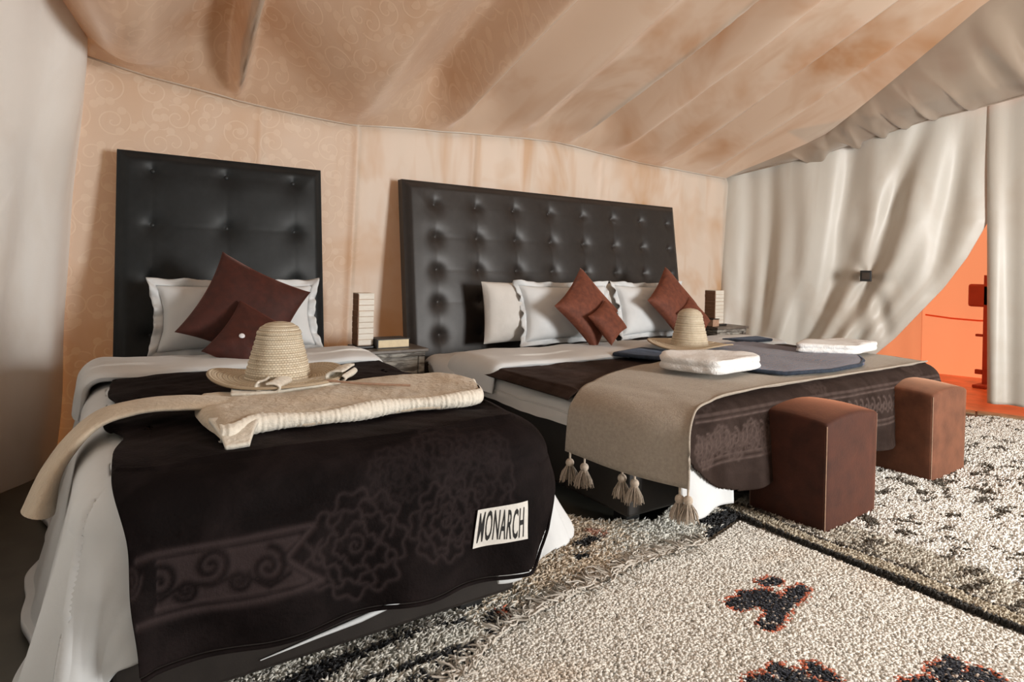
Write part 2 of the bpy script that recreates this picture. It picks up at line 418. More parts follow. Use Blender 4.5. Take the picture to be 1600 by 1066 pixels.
# right wall, flared : plane through C0 in direction DW
C0 = np.array([4.55, 3.5]); DW = np.array([.375, -1.0]) ; NW = np.array([-1, -.375]) / hypot(1, .375)
def wpt(w_, off): return C0[0] + DW[0] * w_ + NW[0] * off, C0[1] + DW[1] * w_ + NW[1] * off
def ctop(w_): return np.interp(w_, [0, .75, 1.35, 1.72, 1.9, 6.2], [1.78, 1.925, 2.10, 2.17, 2.21, 3.0])
def wfree(z): return np.interp(z, [-.1, .0, .25, .48, .876, 1.1, 1.36, 2.3], [.80, .86, 1.02, 1.22, 1.50, 1.625, 1.735, 1.735])
A_, T_ = np.meshgrid(np.linspace(0, 1, 300), np.linspace(0, 1, 150), indexing='ij')
Wt = A_ * 1.725; zt_ = ctop(Wt) + .05; Zg = .03 + T_ * (zt_ - .03)
Wg = A_ * wfree(Zg)
pull = np.exp(-((Zg - .95) / .55) ** 2)
fold = .012 * np.sin(A_ * 34 + 1.5 * np.sin(A_ * 9)) + .036 * np.sin(A_ * 17 + 1 + 1.2 * np.sin(A_ * 4)) + .005 * np.sin(A_ * 61 + 2 * np.sin(A_ * 5) + 3 * T_)
off = fold * (.6 + .9 * (1 - T_)) + .014 * fbm(A_ * 1.7, Zg, 5, 3, 33)
rr = np.hypot(Wg - 1.04, Zg - .95)
off += .035 * np.exp(-(rr / .22) ** 2) * (-1 + .0 * rr) + .007 * np.exp(-(rr / .30) ** 2) * np.sin(5 * np.arctan2(Zg - .95, Wg - 1.04))
for (w0, z0, w1, z1, dp, wd_) in ((1.05, .98, 1.40, 2.25, .065, .055), (1.43, .85, 1.62, 2.2, .055, .06), (1.03, .88, .93, .15, .05, .05), (1.10, .88, 1.18, .45, .04, .04), (.78, .7, .93, 2.1, .045, .05), (.33, .0, .36, 1.9, .035, .05), (.55, -.2, .57, 1.5, .025, .05)):
    tq = np.clip(((Wg - w0) * (w1 - w0) + (Zg - z0) * (z1 - z0)) / ((w1 - w0) ** 2 + (z1 - z0) ** 2), 0, 1)
    dq_ = np.hypot(Wg - w0 - tq * (w1 - w0), Zg - z0 - tq * (z1 - z0)); off -= dp * (.15 + .85 * np.sin(pi * np.clip(tq * .94 + .06, 0, 1))) * np.exp(-(dq_ / (wd_ * 1.25)) ** 2)
Xg, Yg = wpt(Wg, off)
cur = grid('curtain', Xg, Yg, Zg, M['curtain'], uv=(Wt, Zg), thick=.003)
tag(cur, 'wide silvery beige curtain pulled aside from the orange doorway behind the larger bed', 'curtain')
A_, T_ = np.meshgrid(np.linspace(0, 1, 320), np.linspace(0, 1, 90), indexing='ij')
Wg = 1.712 + A_ * 4.5; zt_ = ctop(Wg) + .05; Zg = .075 + T_ * (zt_ - .075)
Wg = Wg + .035 * (1 - T_) * (1 - A_) ** 12
off = (.022 * np.sin(A_ * 95 + 2 * np.sin(A_ * 20)) + .015 * np.sin(A_ * 170 + 1)) * (.4 + .8 * (1 - T_)) + .012 * fbm(Wg, Zg, 5, 2, 35) + .0 - .035 * (1 - A_) ** 30
Xg, Yg = wpt(Wg, off)
cur2 = grid('curtain', Xg, Yg, Zg, M['curtain'], uv=(Wg, Zg), thick=.003)
tag(cur2, 'straight hanging beige curtain panel at the far right of the orange doorway', 'curtain')
# satin valance between curtain top and ceiling edge
A_, T_ = np.meshgrid(np.linspace(0, 1, 620), np.linspace(0, 1, 60), indexing='ij')
Wv = A_ * 6.1; xb, yb = wpt(Wv, .0); zb = ctop(Wv)
dq = np.clip(EAVE - yb + .10 * 0, 0, 9) 
xt = np.interp(dq, [0, .8, 1.9, 3.2, 6], [4.50, 4.66, 4.36, 4.2, 4.3]); zt2 = ceil_z(xt, dq)
gath = .5 + .5 * np.sin(Wv * 30 + 2.6 * np.sin(Wv * 5.1) + 1.3 * T_)
ridge = gath ** 5
bul = np.sin(pi * T_) ** .8
wgt = smooth(.35, .7, Wv)
Xg = xb + (xt - xb) * T_ ** 1.15 - .10 * bul * wgt * .4 + .13 * ridge * bul * wgt * (1 - .5 * smooth(1.6, 2.1, Wv))
Yg = yb + .02 * bul * np.sin(Wv * 31) * wgt
Zg = zb + (zt2 - zb) * T_ - (.035 * bul + .06 * ridge * bul + .02 * fbm(Wv, T_, 9, 4, 44)* bul) * wgt * (1 + .8 * smooth(1.5, 2.3, Wv))
val = grid('valance', Xg, Yg, Zg, M['satin'], uv=(Wv, T_))
tag(val, 'glossy taupe satin valance gathered above the beige curtains', 'valance')
cp = [wpt(w_, .018) for w_ in np.linspace(0, 6.1, 90)]
seam = tube('seam_cord', [(p[0], p[1], float(ctop(w_))) for p, w_ in zip(cp, np.linspace(0, 6.1, 90))], .006, M['satin'], val, 6)

# floor
S, T = np.meshgrid(np.linspace(-1.2, 7.2, 60), np.linspace(-2.7, 3.7, 40), indexing='ij')
inside = grid('floor', S, T, 0 * S, M['floor'], uv=(S, T)); struct(inside)
# clay tile strip at the doorway
k = 0
for i in range(9):
    w0 = 1.15 + i * .27
    for (o0, o1) in ((-.02, .085),):
        c = [wpt(w0 + .006, o0), wpt(w0 + .264, o0), wpt(w0 + .264, o1), wpt(w0 + .006, o1)]
        bm = bmesh.new(); h = .012 + random.uniform(-.002, .002)
        vb = [bm.verts.new((p[0], p[1], 0.0)) for p in c]; vt = [bm.verts.new((p[0], p[1], h)) for p in c]
        bm.faces.new(vt); 
        for q in range(4): bm.faces.new((vb[q], vb[(q + 1) % 4], vt[(q + 1) % 4], vt[q]))
        bmesh.ops.recalc_face_normals(bm, faces=bm.faces[:])
        from_bm('tile', bm, M['tile'], inside)

# adjoining orange room
struct(flat('wall_annex_far', (6.85, 2.87, 0), (7.75, -.6, 0), (7.75, -.6, 2.3), (6.85, 2.87, 2.3), M['orange'], 60, 60, amp=.015, seed=5))
struct(flat('wall_annex_left', (4.90, 2.95, 0), (6.85, 2.87, 0), (6.85, 2.87, 2.3), (4.90, 2.95, 2.3), M['orange'], 40, 30, amp=.02, seed=6))
struct(flat('ceiling_annex', (4.6, 3.0, 2.3), (6.9, 3.0, 2.3), (7.9, -.7, 2.3), (5.9, -.7, 2.3), M['orange'], amp=.01, seed=7))
af = struct(box('floor_annex', 5.25, 7.6, -.7, 2.9, .001, .004, M['floor_orange'], bev=0))
# shear the annex floor edge along the doorway
for v in af.data.vertices:
    if v.co.x < 6: v.co.x = 4.55 + .375 * (3.5 - v.co.y) + .03
hem = [at(u, v, 'x', 6.8) for u, v in ((1443, 492), (1480, 498), (1520, 502), (1556, 502))]
hemo = struct(tube('trim_2', [(6.83 + .258 * (2.87 - p.y) / 1 * 1.0, p.y, p.z) for p in hem], .008, M['orange']))
# stand with red board in the annex
st = empty('towel_stand', (6.45, 2.21, 0)); tag(st, 'slim wooden stand with red-brown board seen through the orange doorway', 'stand')
box('post', -.02, .02, -.045, .0, .0, .98, M['red'], st); box('board', -.02, .02, -.10, .12, .70, .90, M['red'], st, .02)
box('peg', -.02, .02, -.0, .055, .44, .462, M['red'], st); box('peg', -.02, .02, -.0, .055, .11, .15, M['red'], st)
box('foot', -.14, .14, -.07, .03, .005, .03, M['red'], st)

# ------------------------------------------------------------------ headboards
def headboard(name, x0, x1, cols, rows, mat, label, base_z=.03, zt=1.455, bmargin=.045, dim=.021):
    root = empty(name, ((x0 + x1) / 2, 3.2, 0)); tag(root, label, 'headboard')
    H = zt - base_z; L = x1 - x0
    n, m_ = int(L / .0095), int(H / .0095)
    S, T = np.meshgrid(np.linspace(0, L, n), np.linspace(0, H, m_), indexing='ij')
    ed = np.minimum.reduce([S, L - S, H - T])
    puff = .028 * smooth(0, bmargin, ed) + .012 * smooth(0, .16, ed)
    Xa, Za = S + x0, T + base_z
    hgt = puff.copy()
    for c in cols: hgt -= .0015 * np.exp(-np.abs(Xa - c) / .006) * smooth(rows[-1] - .5, rows[-1] - .3, Za)
    for r in rows: hgt -= .0012 * np.exp(-np.abs(Za - r) / .006) * smooth(cols[0] - .12, cols[0], Xa) * smooth(cols[-1] + .12, cols[-1], Xa)
    for c in cols:
        for r in rows:
            q = np.hypot(Xa - c, Za - r)
            hgt -= dim * np.exp(-(q / .030) ** 1.3)
            dx = np.abs(Xa - c); dz = np.abs(Za - r)
            hgt -= .007 * np.exp(-(q / .075) ** 2)
    hgt += .0018 * fbm(Xa, Za, 11, 11, 9)
    lean = .137
    def back(z): return 3.33 - (1.45 - z) * lean
    Y = back(Za) - hgt + .028
    o = grid('upholstery', Xa - root.location.x, Y - 3.2, Za, mat, root, uv=(Xa, Za))
    # sides/back board
    bm = bmesh.new(); vs = []
    for (x, z, f) in ((x0, base_z, 0), (x1, base_z, 0), (x1, zt, 0), (x0, zt, 0)):
        vs.append(bm.verts.new((x - root.location.x, back(z) + .0275 - 3.2, z)))
    vb = [bm.verts.new(v.co + Vector((0, .055, .0))) for v in vs]
    bm.faces.new(vb)
    for q in range(4): bm.faces.new((vs[q], vs[(q + 1) % 4], vb[(q + 1) % 4], vb[q]))
    bmesh.ops.recalc_face_normals(bm, faces=bm.faces[:])
    from_bm('back_board', bm, mat, root)
    bmb = bmesh.new(); bmesh.ops.create_uvsphere(bmb, u_segments=12, v_segments=8, radius=.011)
    for v in bmb.verts: v.co.y *= .45
    bme = bpy.data.meshes.new('button'); bmb.to_mesh(bme); bmb.free(); bme.materials.append(mat)
    bme.polygons.foreach_set('use_smooth', [True] * len(bme.polygons))
    for c in cols:
        for r in rows:
            b = bpy.data.objects.new('button', bme); COL.objects.link(b); b.parent = root
            b.location = (c - root.location.x, back(r) - .040 + .028 + dim + .008 - 3.2, r)
    return root
headboard('headboard', .058, .985, [.20, .515, .835], [1.365, 1.112, .86, .61], M['leather'], 'black tufted leatherette headboard standing behind the narrower single bed')
headboard('headboard', 1.455, 3.745, [1.65 + .2835 * i for i in range(8)], [1.318, 1.125, .932, .742, .552], M['leather2'], 'wide dark brown tufted headboard with many buttons behind the larger bed', dim=.024)

# ------------------------------------------------------------------ cloth over beds
def drape_map(s, t, rect, zt, rc=.09, rb=.05, flare=(.1, .1, .1, .1), off=0.0, floor=.012):
    """s,t flat cloth coordinates; rect=(x0,x1,y0,y1); flare=(left,right,foot,head) in rad"""
    x0, x1, y0, y1 = rect
    qx = np.clip(s, x0 + rc, x1 - rc); qy = np.clip(t, y0 + rc, y1 - rc)
    dx, dy = s - qx, t - qy; dist = np.hypot(dx, dy) + 1e-9; nx, ny = dx / dist, dy / dist
    e = dist - rc; R = rb + off; arc = R * pi / 2
    ec = np.clip(e, 0, None); a = np.minimum(ec / R, pi / 2); rest = np.clip(ec - arc, 0, None)
    fl = flare[0] * np.clip(-nx, 0, 1) ** 2 + flare[1] * np.clip(nx, 0, 1) ** 2 + flare[2] * np.clip(-ny, 0, 1) ** 2 + flare[3] * np.clip(ny, 0, 1) ** 2
    out = R * np.sin(a) + rest * np.sin(fl) + np.minimum(e, 0)
    z = zt + off - R * (1 - np.cos(a)) - rest * np.cos(fl)
    over = np.clip(floor - z, 0, None); z = np.maximum(z, floor); out = out + over * .9
    # inner rounding so the sheet lies at rc + out - R beyond the clipped core
    return qx + nx * (rc + out - rb * .0), qy + ny * (rc + out), z, nx, ny, rest, ec

# ---- single bed
LB = (.05, .965, 1.42, 3.14); LZ = .50
bed1 = empty('bed', (.5, 2.3, 0)); tag(bed1, 'single bed nearest the camera with black base and white mattress', 'bed')
k1 = [box('bed_base', .03, .955, 1.385, 3.16, .075, .24, M['leather2'], None, .012, 3)]
for x in (.10, .85):
    for y in (1.47, 3.05): k1.append(box('leg', x - .035, x + .035, y - .035, y + .035, .0, .08, M['black'], None))
k1.append(box('mattress', .05, .935, 1.42, 3.14, .24, .485, M['sheet'], None, .045, 5))
rebase(bed1, k1)

S, T = np.meshgrid(np.linspace(-.52, 1.46, 460), np.linspace(.95, 3.12, 460), indexing='ij')
X, Y, Z, nx, ny, rest, ec = drape_map(S, T, LB, LZ, .05, .07, (.20, .42, .05, .1), .0)
lf1 = .010 * fbm(S, T, 10, 10, 61) + .004 * fbm(S, T, 30, 30, 62)
Y -= (lf1 + .018 * np.sin(S * 21 + 1) * np.minimum(rest, .3) / .3) * (ny < -.5)
X += nx * np.abs(nx) * np.minimum(rest, .5) * (.045 * np.sin(T * 9 + 1) + .02 * np.sin(T * 23)) * np.where(nx > 0, 1.0, .8)
X += .03 * np.clip(nx, 0, 1) * np.minimum(rest, .4) / .4 * np.sin(Z * 12)
Z += lf1 * (ec <= .01) * 1.2
Z = np.maximum(Z, .014)
# cut: drop quads of foot hem hidden under blanket by keeping a shortened foot
keepT = T > 1.06
n, m_ = S.shape; Fc = grid_faces(n, m_)
Vv = np.stack([X.ravel(), Y.ravel(), Z.ravel()], 1)
Sr, Tr = S.ravel(), T.ravel()
lim = np.where(Sr > .86, .93 + .0 * Sr, 1.10)
lens = 1.38 - .05 * np.sin(Tr * 9)
ok = (Tr >= lim) & ~((Sr > .8) & (ec.ravel() > .375 + .015 * np.sin(Tr * 20))) & ((Sr > -.05) | (Sr + .05 > -.52))
Fk = Fc[ok[Fc].all(1)]
duv = mesh_np('duvet', Vv, Fk, M['white']); md = duv.modifiers.new('thickness', 'SOLIDIFY'); md.thickness = .022; md.offset = 1
tag(duv, 'white duvet hanging to the floor from the single bed', 'duvet')

# folded back white band at the head of the single bed
def roll(name, X0, X1, y0, y1, z0, hL, hR, mat, parent=None, thick=.03, label=None, seed=3):
    S, T = np.meshgrid(np.linspace(X0 - hL, X1 + hR, 150), np.linspace(0, 1, 30), indexing='ij')
    th = T * 2 * pi
    yy = (y0 + y1) / 2 - np.cos(th) * (y1 - y0) / 2 + .012 * fbm(S, T * 0, 9, 1, seed)
    zz = z0 + thick * np.sign(np.sin(th)) * np.abs(np.sin(th)) ** .6 + .008 * fbm(S, yy, 14, 14, seed + 1)
    R = .06; xx = S.copy(); dz = np.zeros_like(S)
    for side, x_ in ((-1, X0), (1, X1)):
        e = np.clip((S - x_) * side, 0, None); a = np.minimum(e / R, pi / 2 * .93); rest = np.clip(e - R * pi / 2 * .93, 0, None)
        xx = np.where(e > 0, x_ + side * (R * np.sin(a) + rest * .11), xx); dz = np.where(e > 0, -(R * (1 - np.cos(a)) + rest), dz)
        nzx = np.where(e > 0, np.sin(a) * side, 0)
        xx = xx + nzx * (zz - z0) * .8
        zz = np.where(e > 0, z0 + (zz - z0) * (np.cos(a) * .8 + .2), zz)
    return grid(name, xx, yy, zz + dz, mat, parent, uv=(S, T * .5))
# ---- raster relief
class Raster:
    def __init__(s, x0, x1, y0, y1, res):
        s.x0, s.y0, s.r = x0, y0, res; s.n = int((x1 - x0) / res) + 1; s.m = int((y1 - y0) / res) + 1
        s.a = np.zeros((s.n, s.m))
    def line(s, P_, w_=.006, amp=1.0):
        P_ = np.asarray(P_, float); L = np.linalg.norm(np.diff(P_, axis=0), axis=1)
        k = max(2, int(L.sum() / (s.r * .9))); c = np.concatenate([[0], np.cumsum(L)]); q = np.linspace(0, c[-1], k)
        px = np.interp(q, c, P_[:, 0]); py = np.interp(q, c, P_[:, 1]); h = int(2.2 * w_ / s.r) + 1
        for x, y in zip(px, py):
            i, j = (x - s.x0) / s.r, (y - s.y0) / s.r; i0, j0 = int(i), int(j)
            if i0 < h or j0 < h or i0 >= s.n - h - 1 or j0 >= s.m - h - 1: continue
            I, J = np.meshgrid(np.arange(i0 - h, i0 + h + 1), np.arange(j0 - h, j0 + h + 1), indexing='ij')
            g = amp * np.exp(-(((I - i) ** 2 + (J - j) ** 2) * s.r ** 2) / w_ ** 2)
            v = s.a[i0 - h:i0 + h + 1, j0 - h:j0 + h + 1]; np.maximum(v, g, out=v)
def spiral(cx, cy, r, turns=1.8, a0=0.0, sgn=1, asp=1.0):
    t = np.linspace(0, 1, 60); rr_ = r * (.12 + .88 * t); an = a0 + sgn * turns * 2 * pi * t
    return np.stack([cx + rr_ * np.cos(an) * asp, cy + rr_ * np.sin(an)], 1)
def rose(R_, cx, cy, r, w_, amp, seed):
    rg = np.random.default_rng(seed)
    R_.line(spiral(cx, cy, r * .22, 1.3), w_, amp)
    for ring, k in ((.42, 4), (.68, 5), (1.0, 7)):
        a0 = rg.uniform(0, 6)
        for q in range(k):
            a = a0 + q * 2 * pi / k; pcx, pcy = cx + cos(a) * r * ring * .62, cy + sin(a) * r * ring * .62
            pr = r * ring * .46; t = np.linspace(a - 1.7, a + 1.7, 26)
            wb_ = 1 + .14 * np.sin(t * 6 + q)
            R_.line(np.stack([pcx + pr * wb_ * np.cos(t), pcy + pr * wb_ * np.sin(t)], 1), w_, amp)
RS = .0042
FZ = .52                                   # blanket surface height
def foot_st(u, v, y=1.32, zt=LZ + .045, yedge=1.42, rb=.085):
    """pixel on the foot face -> flat cloth coordinates"""
    p = at(u, v, 'y', y); e = zt - rb - p.z + rb * pi / 2
    return (p.x, yedge - e)
R1 = Raster(-.02, 1.16, .80, 2.62, RS)
def px1(L_): return [foot_st(*p) for p in L_]
for ln in ([(262, 861), (380, 838), (494, 814)], [(247, 960), (380, 930), (503, 893)], [(494, 816), (452, 861), (503, 893)],
           [(200, 875), (262, 861)], [(190, 972), (247, 960)], [(255, 876), (380, 851), (470, 832), (430, 864), (478, 890), (380, 916), (250, 945)]):
    R1.line(px1(ln), .007, .9)
# shaved field in the band
poly = np.array(px1([(255, 876), (470, 832), (430, 864), (478, 890), (250, 945)]))
Ig, Jg = np.meshgrid(np.arange(R1.n) * RS - .02, np.arange(R1.m) * RS + .80, indexing='ij')
def inpoly(x, y, P_):
    ins = np.zeros(x.shape, bool); j = len(P_) - 1
    for i in range(len(P_)):
        c = ((P_[i, 1] > y) != (P_[j, 1] > y)) & (x < (P_[j, 0] - P_[i, 0]) * (y - P_[i, 1]) / (P_[j, 1] - P_[i, 1] + 1e-12) + P_[i, 0]); ins ^= c; j = i
    return ins
R1.a = np.maximum(R1.a, .75 * inpoly(Ig, Jg, poly))
NEG = Raster(-.02, 1.16, .80, 2.62, RS)
for (u, v, r, sg, a0) in ((259, 905, .036, 1, 0), (338, 876, .034, -1, 2), (424, 873, .036, 1, 4), (300, 915, .02, -1, 1), (380, 895, .02, 1, 3)):
    c = foot_st(u, v); NEG.line(spiral(c[0], c[1], r, 1.6, a0, sg), .0065, 1.0)
NEG.line(px1([(215, 925), (259, 930), (300, 905), (338, 905), (380, 885), (424, 900), (455, 880)]), .006, 1.0)
R1.a = R1.a * (1 - NEG.a)
c = foot_st(182, 905); R1.line(spiral(c[0], c[1], .03, 2), .006, .5)
for (u, v, r, sd, am) in ((560, 842, .105, 1, .55), (695, 800, .085, 2, .5), (745, 760, .095, 5, .35), (620, 740, .06, 8, .25), (700, 700, .07, 9, .3), (770, 700, .05, 12, .25)):
    c = foot_st(u, v); rose(R1, c[0], c[1], r, .0045, am, sd)
rg = np.random.default_rng(5)
for k in range(26):
    x, y = rg.uniform(.05, 1.0), rg.uniform(1.45, 2.5); rose(R1, x, y, rg.uniform(.04, .09), .005, .12, k + 40)
Iw = Ig + .010 * np.sin(Jg * 9) + .004 * np.sin(Jg * 31); Jw = Jg - .03 * Ig * (1 - smooth(1.1, 1.5, Jg)) + .03 * np.sin(Ig * 5) * smooth(2.0, 2.5, Jg)
X, Y, Z, nx, ny, rest, ec = drape_map(Iw, Jw, LB, LZ, .05, .07, (.05, .34, .09, .1), .035)
lowf = .010 * fbm(Iw, Jw, 10, 10, 61) + .004 * fbm(Iw, Jw, 30, 30, 62)
Y -= (lowf + .018 * np.sin(Iw * 21 + 1) * np.minimum(rest, .3) / .3 + .012) * (ny < -.5)
X += .012 * np.abs(nx) * np.sin(Jg * 16)
Z += lowf * (ec <= 0.01) * 1.2 + .008
rel = R1.a
Z += .004 * (1 - rel) * (ec <= .02); Y -= .005 * (1 - rel) * (rest > 0) * np.abs(ny)
keep = (Jg > 1.03) & (Jg < 2.50) & (Ig > .030) & (Ig < 1.145)
# rounded cloth corners at the hanging end
cy0 = 1.03 + .27; cx1 = 1.145 - .25
keep &= ~((Ig > cx1) & (Jg < cy0) & (((Ig - cx1) / .25) ** 2 + ((Jg - cy0) / .27) ** 2 > 1))
kr = keep.ravel(); Fc = grid_faces(R1.n, R1.m); Fc = Fc[kr[Fc].all(1)]
bl1 = mesh_np('blanket', np.stack([X.ravel(), Y.ravel(), Z.ravel()], 1), Fc, M['blanket1'], uv=np.stack([Ig.ravel(), Jg.ravel()], 1))
a = bl1.data.attributes.new('relief', 'FLOAT', 'POINT'); a.data.foreach_set('value', rel.ravel().astype(np.float32))
md = bl1.modifiers.new('thickness', 'SOLIDIFY'); md.thickness = .007; md.offset = -1
tag(bl1, 'near-black plush blanket with MONARCH patch draped over the foot of the single bed', 'blanket')
def on_blanket(s, t, lift):
    s = np.asarray(s, float); t = np.asarray(t, float)
    x, y, z, nx_, ny_, rest_, ec_ = drape_map(s, t, LB, LZ, .05, .07, (.05, .34, .09, .1), .035)
    lf = .010 * fbm(s, t, 10, 10, 61) + .004 * fbm(s, t, 30, 30, 62)
    y = y - (lf + .018 * np.sin(s * 21 + 1) * np.minimum(rest_, .3) / .3 + .012) * (ny_ < -.5) - .005 * (rest_ > 0) - lift
    return x, y, z
# hem cord along the hanging end
hp = []
for s_ in np.linspace(.034, cx1, 60): hp.append((s_, 1.032))
for a_ in np.linspace(0, pi / 2, 30)[1:]: hp.append((cx1 + .248 * sin(a_), cy0 - .268 * cos(a_)))
for t_ in np.linspace(cy0, 2.48, 80)[1:]: hp.append((1.143, t_))
hi_, hj_ = np.array(hp).T
hs = hi_ + .010 * np.sin(hj_ * 9) + .004 * np.sin(hj_ * 31); ht = hj_ - .03 * hi_ * (1 - smooth(1.1, 1.5, hj_)) + .03 * np.sin(hi_ * 5) * smooth(2.0, 2.5, hj_)
hx, hy, hz = on_blanket(hs, ht, .0)
tube('hem', np.stack([hx, hy, hz], 1), .0045, M['blanket1'], bl1, 6)
# MONARCH patch
quad = [foot_st(u, v) for u, v in ((729, 852), (806, 831), (810, 775), (737, 792))]
def qmap(a, b):
    (x0, y0), (x1, y1), (x2, y2), (x3, y3) = quad
    return ((1 - a) * (1 - b) * x0 + a * (1 - b) * x1 + a * b * x2 + (1 - a) * b * x3, (1 - a) * (1 - b) * y0 + a * (1 - b) * y1 + a * b * y2 + (1 - a) * b * y3)
A_, B_ = np.meshgrid(np.linspace(0, 1, 30), np.linspace(0, 1, 16), indexing='ij')
s_, t_ = qmap(A_, B_ + .02 * np.sin(A_ * 9) * (1 - 2 * B_) * 0); x, y, z = on_blanket(s_, t_, .004)
patch = grid('label_patch', x, y, z, M['patch'], bl1); tag(patch, 'white woven patch reading MONARCH')
tc = bpy.data.curves.new('t', 'FONT'); tc.body = 'MONARCH'; tc.resolution_u = 3; tc.offset = .014; tc.space_character = 1.10
to = bpy.data.objects.new('t', tc); COL.objects.link(to); bpy.context.view_layer.update()
tm = bpy.data.meshes.new_from_object(to.evaluated_get(bpy.context.evaluated_depsgraph_get()))
bmt = bmesh.new(); bmt.from_mesh(tm); bmesh.ops.triangulate(bmt, faces=bmt.faces[:])
for _k in range(3):
    bmesh.ops.subdivide_edges(bmt, edges=[e for e in bmt.edges if e.calc_length() > .15], cuts=1); bmesh.ops.triangulate(bmt, faces=bmt.faces[:])
co = np.array([v.co[:] for v in bmt.verts]); lo, hi = co.min(0), co.max(0)
a_ = (co[:, 0] - lo[0]) / (hi[0] - lo[0]); b_ = (co[:, 1] - lo[1]) / (hi[1] - lo[1])
a_ = .055 + .86 * a_; b_ = .10 + .80 * b_ + .035 * np.sin(a_ * 6)
s_, t_ = qmap(a_, b_); x, y, z = on_blanket(s_, t_, .0047)
for v, X_, Y_, Z_ in zip(bmt.verts, x, y, z): v.co = (X_, Y_, Z_)
for q in bmt.faces: q.normal_update()
from_bm('lettering', bmt, M['ink'], patch)
bpy.data.objects.remove(to); bpy.data.curves.remove(tc)
# loose white sheet edge showing above the base
sp = [(.30, 1.380, .105), (.42, 1.380, .118), (.52, 1.380, .128), (.60, 1.380, .140), (.72, 1.380, .155)]
tube('sheet_edge', sp, np.array([.001, .004, .007, .006, .001]), M['white'], duv, 6)
band = roll('duvet_fold', .02, .95, 2.46, 2.83, .555, .17, .10, M['white'], duv, .026)

# ---- larger bed
RB = (1.53, 3.74, 1.52, 3.10); RZ = .455
bed2 = empty('bed', (2.65, 2.3, 0)); tag(bed2, 'wide double bed with black base standing to the right of the single bed', 'bed')
k2 = [box('bed_base', 1.55, 3.73, 1.56, 3.12, .085, .36, M['frame'], None, .012, 3)]
for x in (1.66, 2.64, 3.6):
    for y in (1.68, 3.0): k2.append(box('leg', x - .035, x + .035, y - .035, y + .035, .0, .09, M['black'], None))
# mattress with soft lumpy side
S, T = np.meshgrid(np.linspace(0, 1, 220), np.linspace(0, 1, 40), indexing='ij')
def rrect(cx, cy, hx, hy, r, n_):
    P_ = []
    L = [(hx - r, hy - r, 0), (-hx + r, hy - r, pi / 2), (-hx + r, -hy + r, pi), (hx - r, -hy + r, 3 * pi / 2)]
    for (qx, qy, a0) in L:
        for k in range(10): P_.append((cx + qx + r * cos(a0 + k / 9 * pi / 2), cy + qy + r * sin(a0 + k / 9 * pi / 2)))
    P_.append(P_[0]); P_ = np.array(P_); c = np.concatenate([[0], np.cumsum(np.linalg.norm(np.diff(P_, axis=0), axis=1))])
    q = np.linspace(0, c[-1], n_); return np.interp(q, c, P_[:, 0]), np.interp(q, c, P_[:, 1])
px_, py_ = rrect(2.635, 2.31, 1.125, .80, .07, 400)
tt = np.linspace(0, 1, 22)
prof_z = .345 + (RZ - .345) * np.sin(tt * pi / 2) ** .9; prof_in = .0 + .05 * (1 - np.cos(tt * pi / 2)) 
cx_, cy_ = 2.635, 2.31
XX = np.zeros((400, 24)); YY = XX.copy(); ZZ = XX.copy()
for j in range(22):
    sc_ = prof_in[j]; bulge = .012 * np.sin(pi * tt[j]) + .006 * fbm(px_ * 1.0, py_ * 1.0 + tt[j], 14, 14, 71) * (1 - tt[j])
    dirx, diry = px_ - cx_, py_ - cy_; nr = np.maximum(np.abs(dirx) / 1.125, np.abs(diry) / .8)
    XX[:, j] = px_ - np.sign(dirx) * sc_ * (np.abs(dirx) > 1.0) + np.sign(dirx) * bulge * (np.abs(dirx) > 1.05)
    YY[:, j] = py_ - np.sign(diry) * sc_ * (np.abs(diry) > .7) + np.sign(diry) * bulge * (np.abs(diry) > .75)
    ZZ[:, j] = prof_z[j] + .008 * fbm(px_, py_, 12, 12, 72) * (1 - tt[j])
for j, f_ in ((22, .5), (23, 0.0)):
    XX[:, j] = cx_ + (XX[:, 21] - cx_) * f_; YY[:, j] = cy_ + (YY[:, 21] - cy_) * f_; ZZ[:, j] = RZ
mt = grid('mattress', XX, YY, ZZ, M['sheet']); k2.append(mt)
pipe = [(x, y, z) for x, y, z in zip(XX[::4, 6], YY[::4, 6], ZZ[::4, 6])]
pp = tube('piping', pipe, .004, M['sheet'], mt, 5)
rebase(bed2, k2)
# white top sheet : turned back at the head, hanging at the left and peeping out at the foot corner
S, T = np.meshgrid(np.linspace(1.30, 3.95, 300), np.linspace(1.02, 3.05, 260), indexing='ij')
X, Y, Z, nx, ny, rest, ec = drape_map(S, T, RB, RZ, .11, .06, (.13, .1, .10, .1), .008)
Z += (.008 * fbm(S, T, 10, 10, 91) + .003 * fbm(S, T, 30, 30, 92)) * (ec < .01)
lf2 = .008 * fbm(S, T, 10, 10, 91) + .003 * fbm(S, T, 30, 30, 92)
Y -= (.022 * np.sin(S * 19) * np.minimum(rest, .3) / .3 + lf2) * (ny < -.5)
X += nx * .05 * np.minimum(rest, .2) * np.sin(T * 24)
Sr, Tr = S.ravel(), T.ravel()
ok = ((Sr > 1.66) | ((Tr > 2.46) & (Sr > 1.36 + .10 * smooth(2.75, 3.0, Tr))))
ok &= ~((Sr < 1.72) & (Tr < 1.40)) | (((Sr - 1.72) / .16) ** 2 + ((Tr - 1.40) / .36) ** 2 < 1)
ok &= ~((Sr > 1.96) & (Tr < 1.25)) & (Tr > 1.115)
Fc = grid_faces(*S.shape); Fc = Fc[ok[Fc].all(1)]
sh2 = mesh_np('duvet', np.stack([X.ravel(), Y.ravel(), Z.ravel()], 1), Fc, M['white']); md = sh2.modifiers.new('thickness', 'SOLIDIFY'); md.thickness = .006; md.offset = 1
tag(sh2, 'white duvet turned back below the pillows of the larger bed', 'duvet')
b2 = roll('duvet_fold', 1.545, 3.72, 2.36, 2.80, .500, .15, .06, M['white'], sh2, .028, seed=17)
